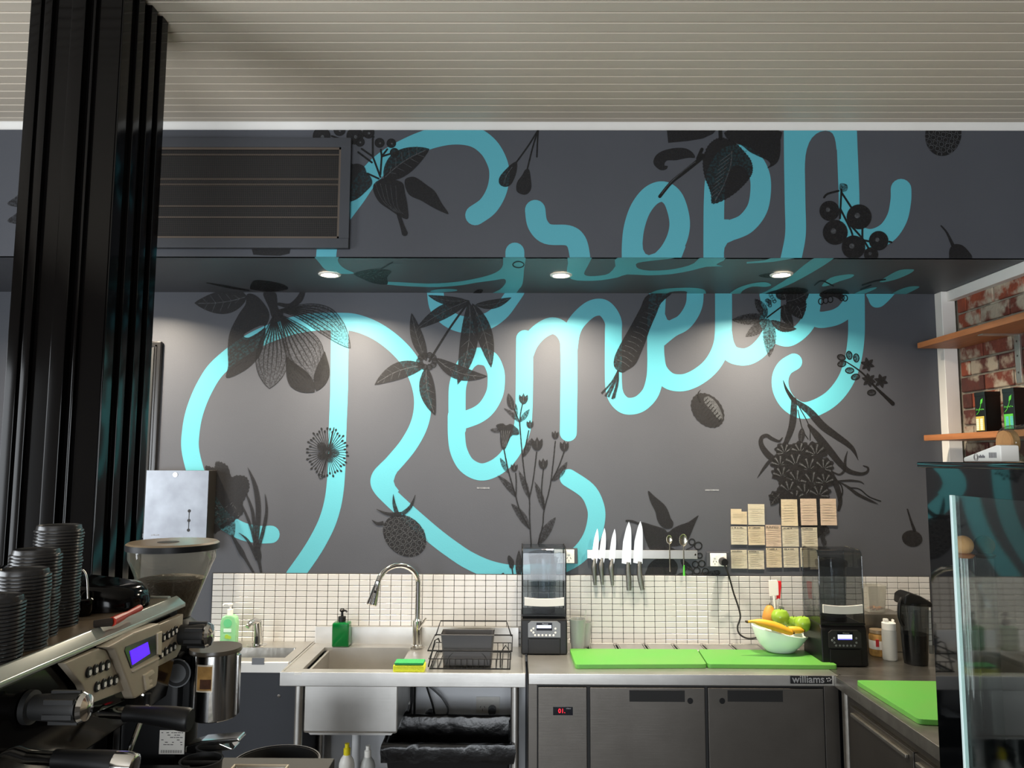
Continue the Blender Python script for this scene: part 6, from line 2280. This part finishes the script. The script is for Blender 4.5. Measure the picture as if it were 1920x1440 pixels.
m.box(GX - .082, GX + .07, GY - .085, GY + .02, CT + .03, zn - .07, b=.02)
body = m.build('body', 'black_plastic', gr)
lg_ = aY(332, 1262, GY - .086)
MB().lathe([(.036, -.002), (.036, 0)], (lg_.x, GY - .0855, lg_.z), 28, 'Y').build('round_badge', 'panel_grey', body)
MB().lathe([(.033, -.0005), (.033, 0)], (lg_.x, GY - .0878, lg_.z), 28, 'Y').build('badge_ring', 'black_soft', body)
MB().lathe([(.024, -.0005), (.024, 0)], (lg_.x, GY - .0884, lg_.z), 28, 'Y').build('badge_disc', 'panel_grey', body)
s0, s1 = aY(300, 1369, GY - .086), aY(345, 1414, GY - .086)
st = bx(s0.x, s1.x, GY - .0868, GY - .0852, s1.z, s0.z).build('rating_label', 'label_white', body)
pr_ = MB()
rnd = random.Random(3)
w_, h_ = s1.x - s0.x, s0.z - s1.z
for k in range(6):
    zz = s0.z - h_ * (.1 + .1 * k)
    x = s0.x + w_ * .07
    while x < s1.x - w_ * .12:
        dx = rnd.uniform(.003, .009)
        if rnd.random() < .55:
            pr_.box(x, min(x + dx, s1.x - .004), GY - .0871, GY - .0866, zz - .0008, zz + .0008)
        x += dx + .0015
for k in range(26):
    x = s0.x + w_ * (.08 + .82 * k / 25)
    pr_.box(x, x + (.0006 if k % 3 else .0012), GY - .0871, GY - .0866, s1.z + h_ * .05, s1.z + h_ * .17)
pr_.build('label_print', 'marker', st)
dc = aY(405, 1212, GY - .03)
DX, DY = dc.x, GY - .03
zd1 = dc.z
zd0 = aY(405, 1342, DY).z
ds = MB().lathe([(.060, zd0), (.062, zd0 + .003), (.062, zd1 - .012), (.06, zd1 - .01)], (DX, DY, 0), 40).build('doser', 'chrome', gr)
MB().lathe([(.066, zd1 - .012), (.067, zd1 - .008), (.066, zd1 - .001), (0, zd1)], (DX, DY, 0), 40).build('doser_lid', 'lid_brown', ds)
# sight window curved around the doser
g_ = bmesh.new()
z0_, z1_ = aY(400, 1295, DY - .06).z, aY(400, 1250, DY - .06).z
for (nm, rr0, a0, a1, za, zb2, mt) in (('window_frame', .0626, -1.98, -1.28, z0_ - .004, z1_ + .004, 'champagne_edge'), ('window', .0632, -1.94, -1.32, z0_, z1_, 'glass_jar_content'), ('grounds_level', .0636, -1.80, -1.34, z0_ + .004, z0_ + .028, 'grounds')):
    g_ = bmesh.new()
    C0, C1 = [], []
    for i in range(11):
        an = a0 + (a1 - a0) * i / 10
        C0.append(g_.verts.new((DX + rr0 * cos(an), DY + rr0 * sin(an), za)))
        C1.append(g_.verts.new((DX + rr0 * cos(an), DY + rr0 * sin(an), zb2)))
    for i in range(10):
        g_.faces.new((C0[i], C0[i + 1], C1[i + 1], C1[i]))
    mb_ = MB()
    mb_.add(g_)
    mb_.build(nm, mt, ds)
MB().box(DX + .06, DX + .066, DY - .01, DY + .01, zd0 + .005, zd1 - .02, b=.002).build('side_bar', 'chrome', ds)
MB().box(GX + .05, DX - .03, GY - .06, GY + .0, zd0 + .01, zd1 - .02, b=.01).build('neck', 'black_plastic', gr)
lq = aY(425, 1385, DY - .02)
lvr = MB()
lvr.prism([(DX - .05, lq.z - .01), (DX - .01, lq.z + .004), (lq.x + .04, lq.z + .012), (lq.x + .045, lq.z + .004), (lq.x, lq.z - .004), (lq.x + .03, lq.z - .016), (DX - .01, lq.z - .03), (DX - .05, lq.z - .026)], 'Y', DY - .05, DY + .0, .003)
lvr.build('dosing_fork', 'chrome', gr)
MB().box(DX - .035, DX + .02, DY - .03, DY + .03, CT + .06, lq.z - .012, b=.01).box(GX + .05, DX, DY - .025, DY + .025, CT + .07, CT + .11, b=.01).build('fork_mount', 'black_plastic', gr)
# knock box and steel tray on the counter, round bin on the floor
q = aY(385, 1424, 2.0)
t = thing('knock_box', 'round black knock box beside the grinder', 'knock box', (q.x, 2.0, CT))
MB().lathe([(.045, CT + .0005), (.05, q.z - .006), (.053, q.z), (.048, q.z), (.042, CT + .006), (0, CT + .006)], (q.x - .01, 2.0, 0), 32, cap=False).build('tub', 'black_soft', t)
MB().tube([(q.x - .056, 2.0, q.z - .01), (q.x + .036, 2.0, q.z - .01)], .007, 10).build('bar', 'black_rubber', t)
q0, q1 = aY(438, 1434, 2.12), aY(542, 1434, 2.12)
t = thing('steel_tray', 'shallow steel tray at the counter edge', 'tray', ((q0.x + q1.x) / 2, 2.05, CT))
openbox(MB(), q0.x + .003, q1.x - .003, 1.97, 2.12, CT + .0005, q0.z - .003, .006, .002).build('tub', 'steel', t)
MB().tube([(q0.x + .003, 1.97, q0.z - .002), (q1.x - .003, 1.97, q0.z - .002), (q1.x - .003, 2.12, q0.z - .002), (q0.x + .003, 2.12, q0.z - .002)], .004, 8, True).build('rim', 'champagne_edge', t)
q = aY(541, 1399, 3.05)
rbz = q.z
t = thing('round_bin', 'round black rubbish bin standing before the hand basin', 'bin', (q.x, 2.9, 0))
MB().lathe([(.12, .0005), (.15, rbz - .02), (.153, rbz), (.147, rbz), (.115, .01), (0, .01)], (q.x, 2.9, 0), 40, cap=False).build('tub', 'black_soft', t)
MB().lathe([(.153, rbz - .004), (.156, rbz - .002), (.156, rbz + .004), (.15, rbz + .005)], (q.x, 2.9, 0), 40, cap=False).build('rim', 'caddy_grey', t)

# ================================================================ DISPLAY CASE ON THE RIGHT
DXc = .82
ft = aX(1735, 866, DXc)
yF = ft.y
zT = ft.z
dcs = thing('display_case', 'black glass display case with a clear front pane', 'display case', (1.1, yF - .5, CT - .1))
z_lo = .85
bx(DXc, DXc + .02, yF - .95, yF, z_lo, zT - .01).build('side_panel', 'black_case', dcs)
bx(DXc + .02, DXc + .62, yF - .02, yF, z_lo, zT - .01).build('back_panel', 'black_case', dcs)
MB().box(DXc - .012, DXc + .64, yF - .97, yF + .012, zT - .012, zT, b=.003).build('top_panel', 'black_case', dcs)
# clear pane standing in front of the side panel
gp = DXc - .09
e0, e1 = aX(1780, 928, gp), aX(1812, 1440, gp)
zt2 = e0.z
gl = bx(gp, gp + .006, e0.y - .75, e0.y - .007, z_lo, zt2).build('clear_pane', 'glass', dcs)
bx(gp - .0005, gp + .0065, e0.y - .0068, e0.y, z_lo, zt2, b=.001).build('polished_edge', 'frosted_edge', dcs)
tag(bx(.70, 1.46, .4, 1.62, z_lo - .04, z_lo - .0005, b=.003).box(.74, .80, .45, .51, 0, z_lo - .04).box(1.36, 1.42, .45, .51, 0, z_lo - .04).box(.74, .80, 1.52, 1.58, 0, z_lo - .04).box(1.36, 1.42, 1.52, 1.58, 0, z_lo - .04).build('service_counter', 'black_soft'), 'black counter below the display case', 'counter')
q = aX(1806, 1022, DXc - .019)  # solid ball and stand added in place of a reflection in the glass
t = thing('cork_reflection', 'round cork ball on a clear stand, standing in for a reflection in the case', 'stopper', (DXc - .019, q.y, z_lo))
MB().ball((DXc - .019, q.y, q.z), .017, 2).build('ball', 'cork', t)
MB().lathe([(.014, q.z - .022), (.018, q.z - .017), (.012, q.z - .014)], (DXc - .019, q.y, 0), 16).build('collar', 'timber', t)
MB().lathe([(.0155, z_lo), (.0155, q.z - .022)], (DXc - .019, q.y, 0), 16).build('clear_stand', 'glass', t)
# things on top of the case
yb = yF - .12
q0 = aY(1806, 858, yb)
t = thing('white_box', 'white carton on top of the display case', 'box', (q0.x + .05, yb, zT))
P0 = aX(1805, 858, .90)
P1 = aX(1893, 858, .90)
zh = .03
bxn = MB()
x0 = .885
ya, yb2 = aX(1806, 860, x0).y, aX(1876, 850, x0).y
bxn.prism([(yb2, zT + .0005), (ya, zT + .0005), (ya, zT + .009), (yb2 + .012, zT + .032), (yb2, zT + .031)], 'X', x0, x0 + .035, .003)
bxo = bxn.build('carton', 'white_plastic', t)
pm = MB()
cyy = (ya + yb2) / 2
for k in range(5):
    pm.box(x0 - .0008, x0 + .0005, cyy + .004 - k * .004, cyy + .0068 - k * .004, zT + .008, zT + .012 + .002 * (k % 2))
for k in range(6):
    pm.box(x0 - .0008, x0 + .0005, yb2 + .012 + k * .004, yb2 + .014 + k * .004, zT + .008, zT + .018)
pm.build('printed_marks', 'label_grey', bxo)
MB().lathe([(.007, -.0008), (.007, .0008), (.0045, .0008), (.0045, -.0008)], (x0 - .0002, cyy + .016, zT + .0095), 16, 'X', cap=False).build('printed_logo', 'marker', bxo)
jy_ = aX(1900, 830, .95).y
t = thing('glass_jar', 'clear ribbed glass jar lying on the display case, cut by the picture edge', 'jar', (1.0, jy_, zT))
jm = MB()
rj = .034
jm.lathe([(.0, 0), (rj * .9, .0), (rj, .01), (rj, .03), (rj * 1.06, .034), (rj, .038), (rj * 1.06, .046), (rj, .05), (rj, .16), (rj * .95, .165), (0, .165)], (.935, jy_, zT + rj * 1.08), 28, 'X')
jm.build('jar', 'glass_jar', t)
MB().lathe([(0, -.004), (rj * .7, -.004), (rj * .75, .012), (0, .012)], (.935, jy_, zT + rj * 1.08), 24, 'X').build('stopper', 'cork', t)

# final housekeeping: drop the helper property
for o in bpy.data.objects:
    if '_w' in o:
        del o['_w']
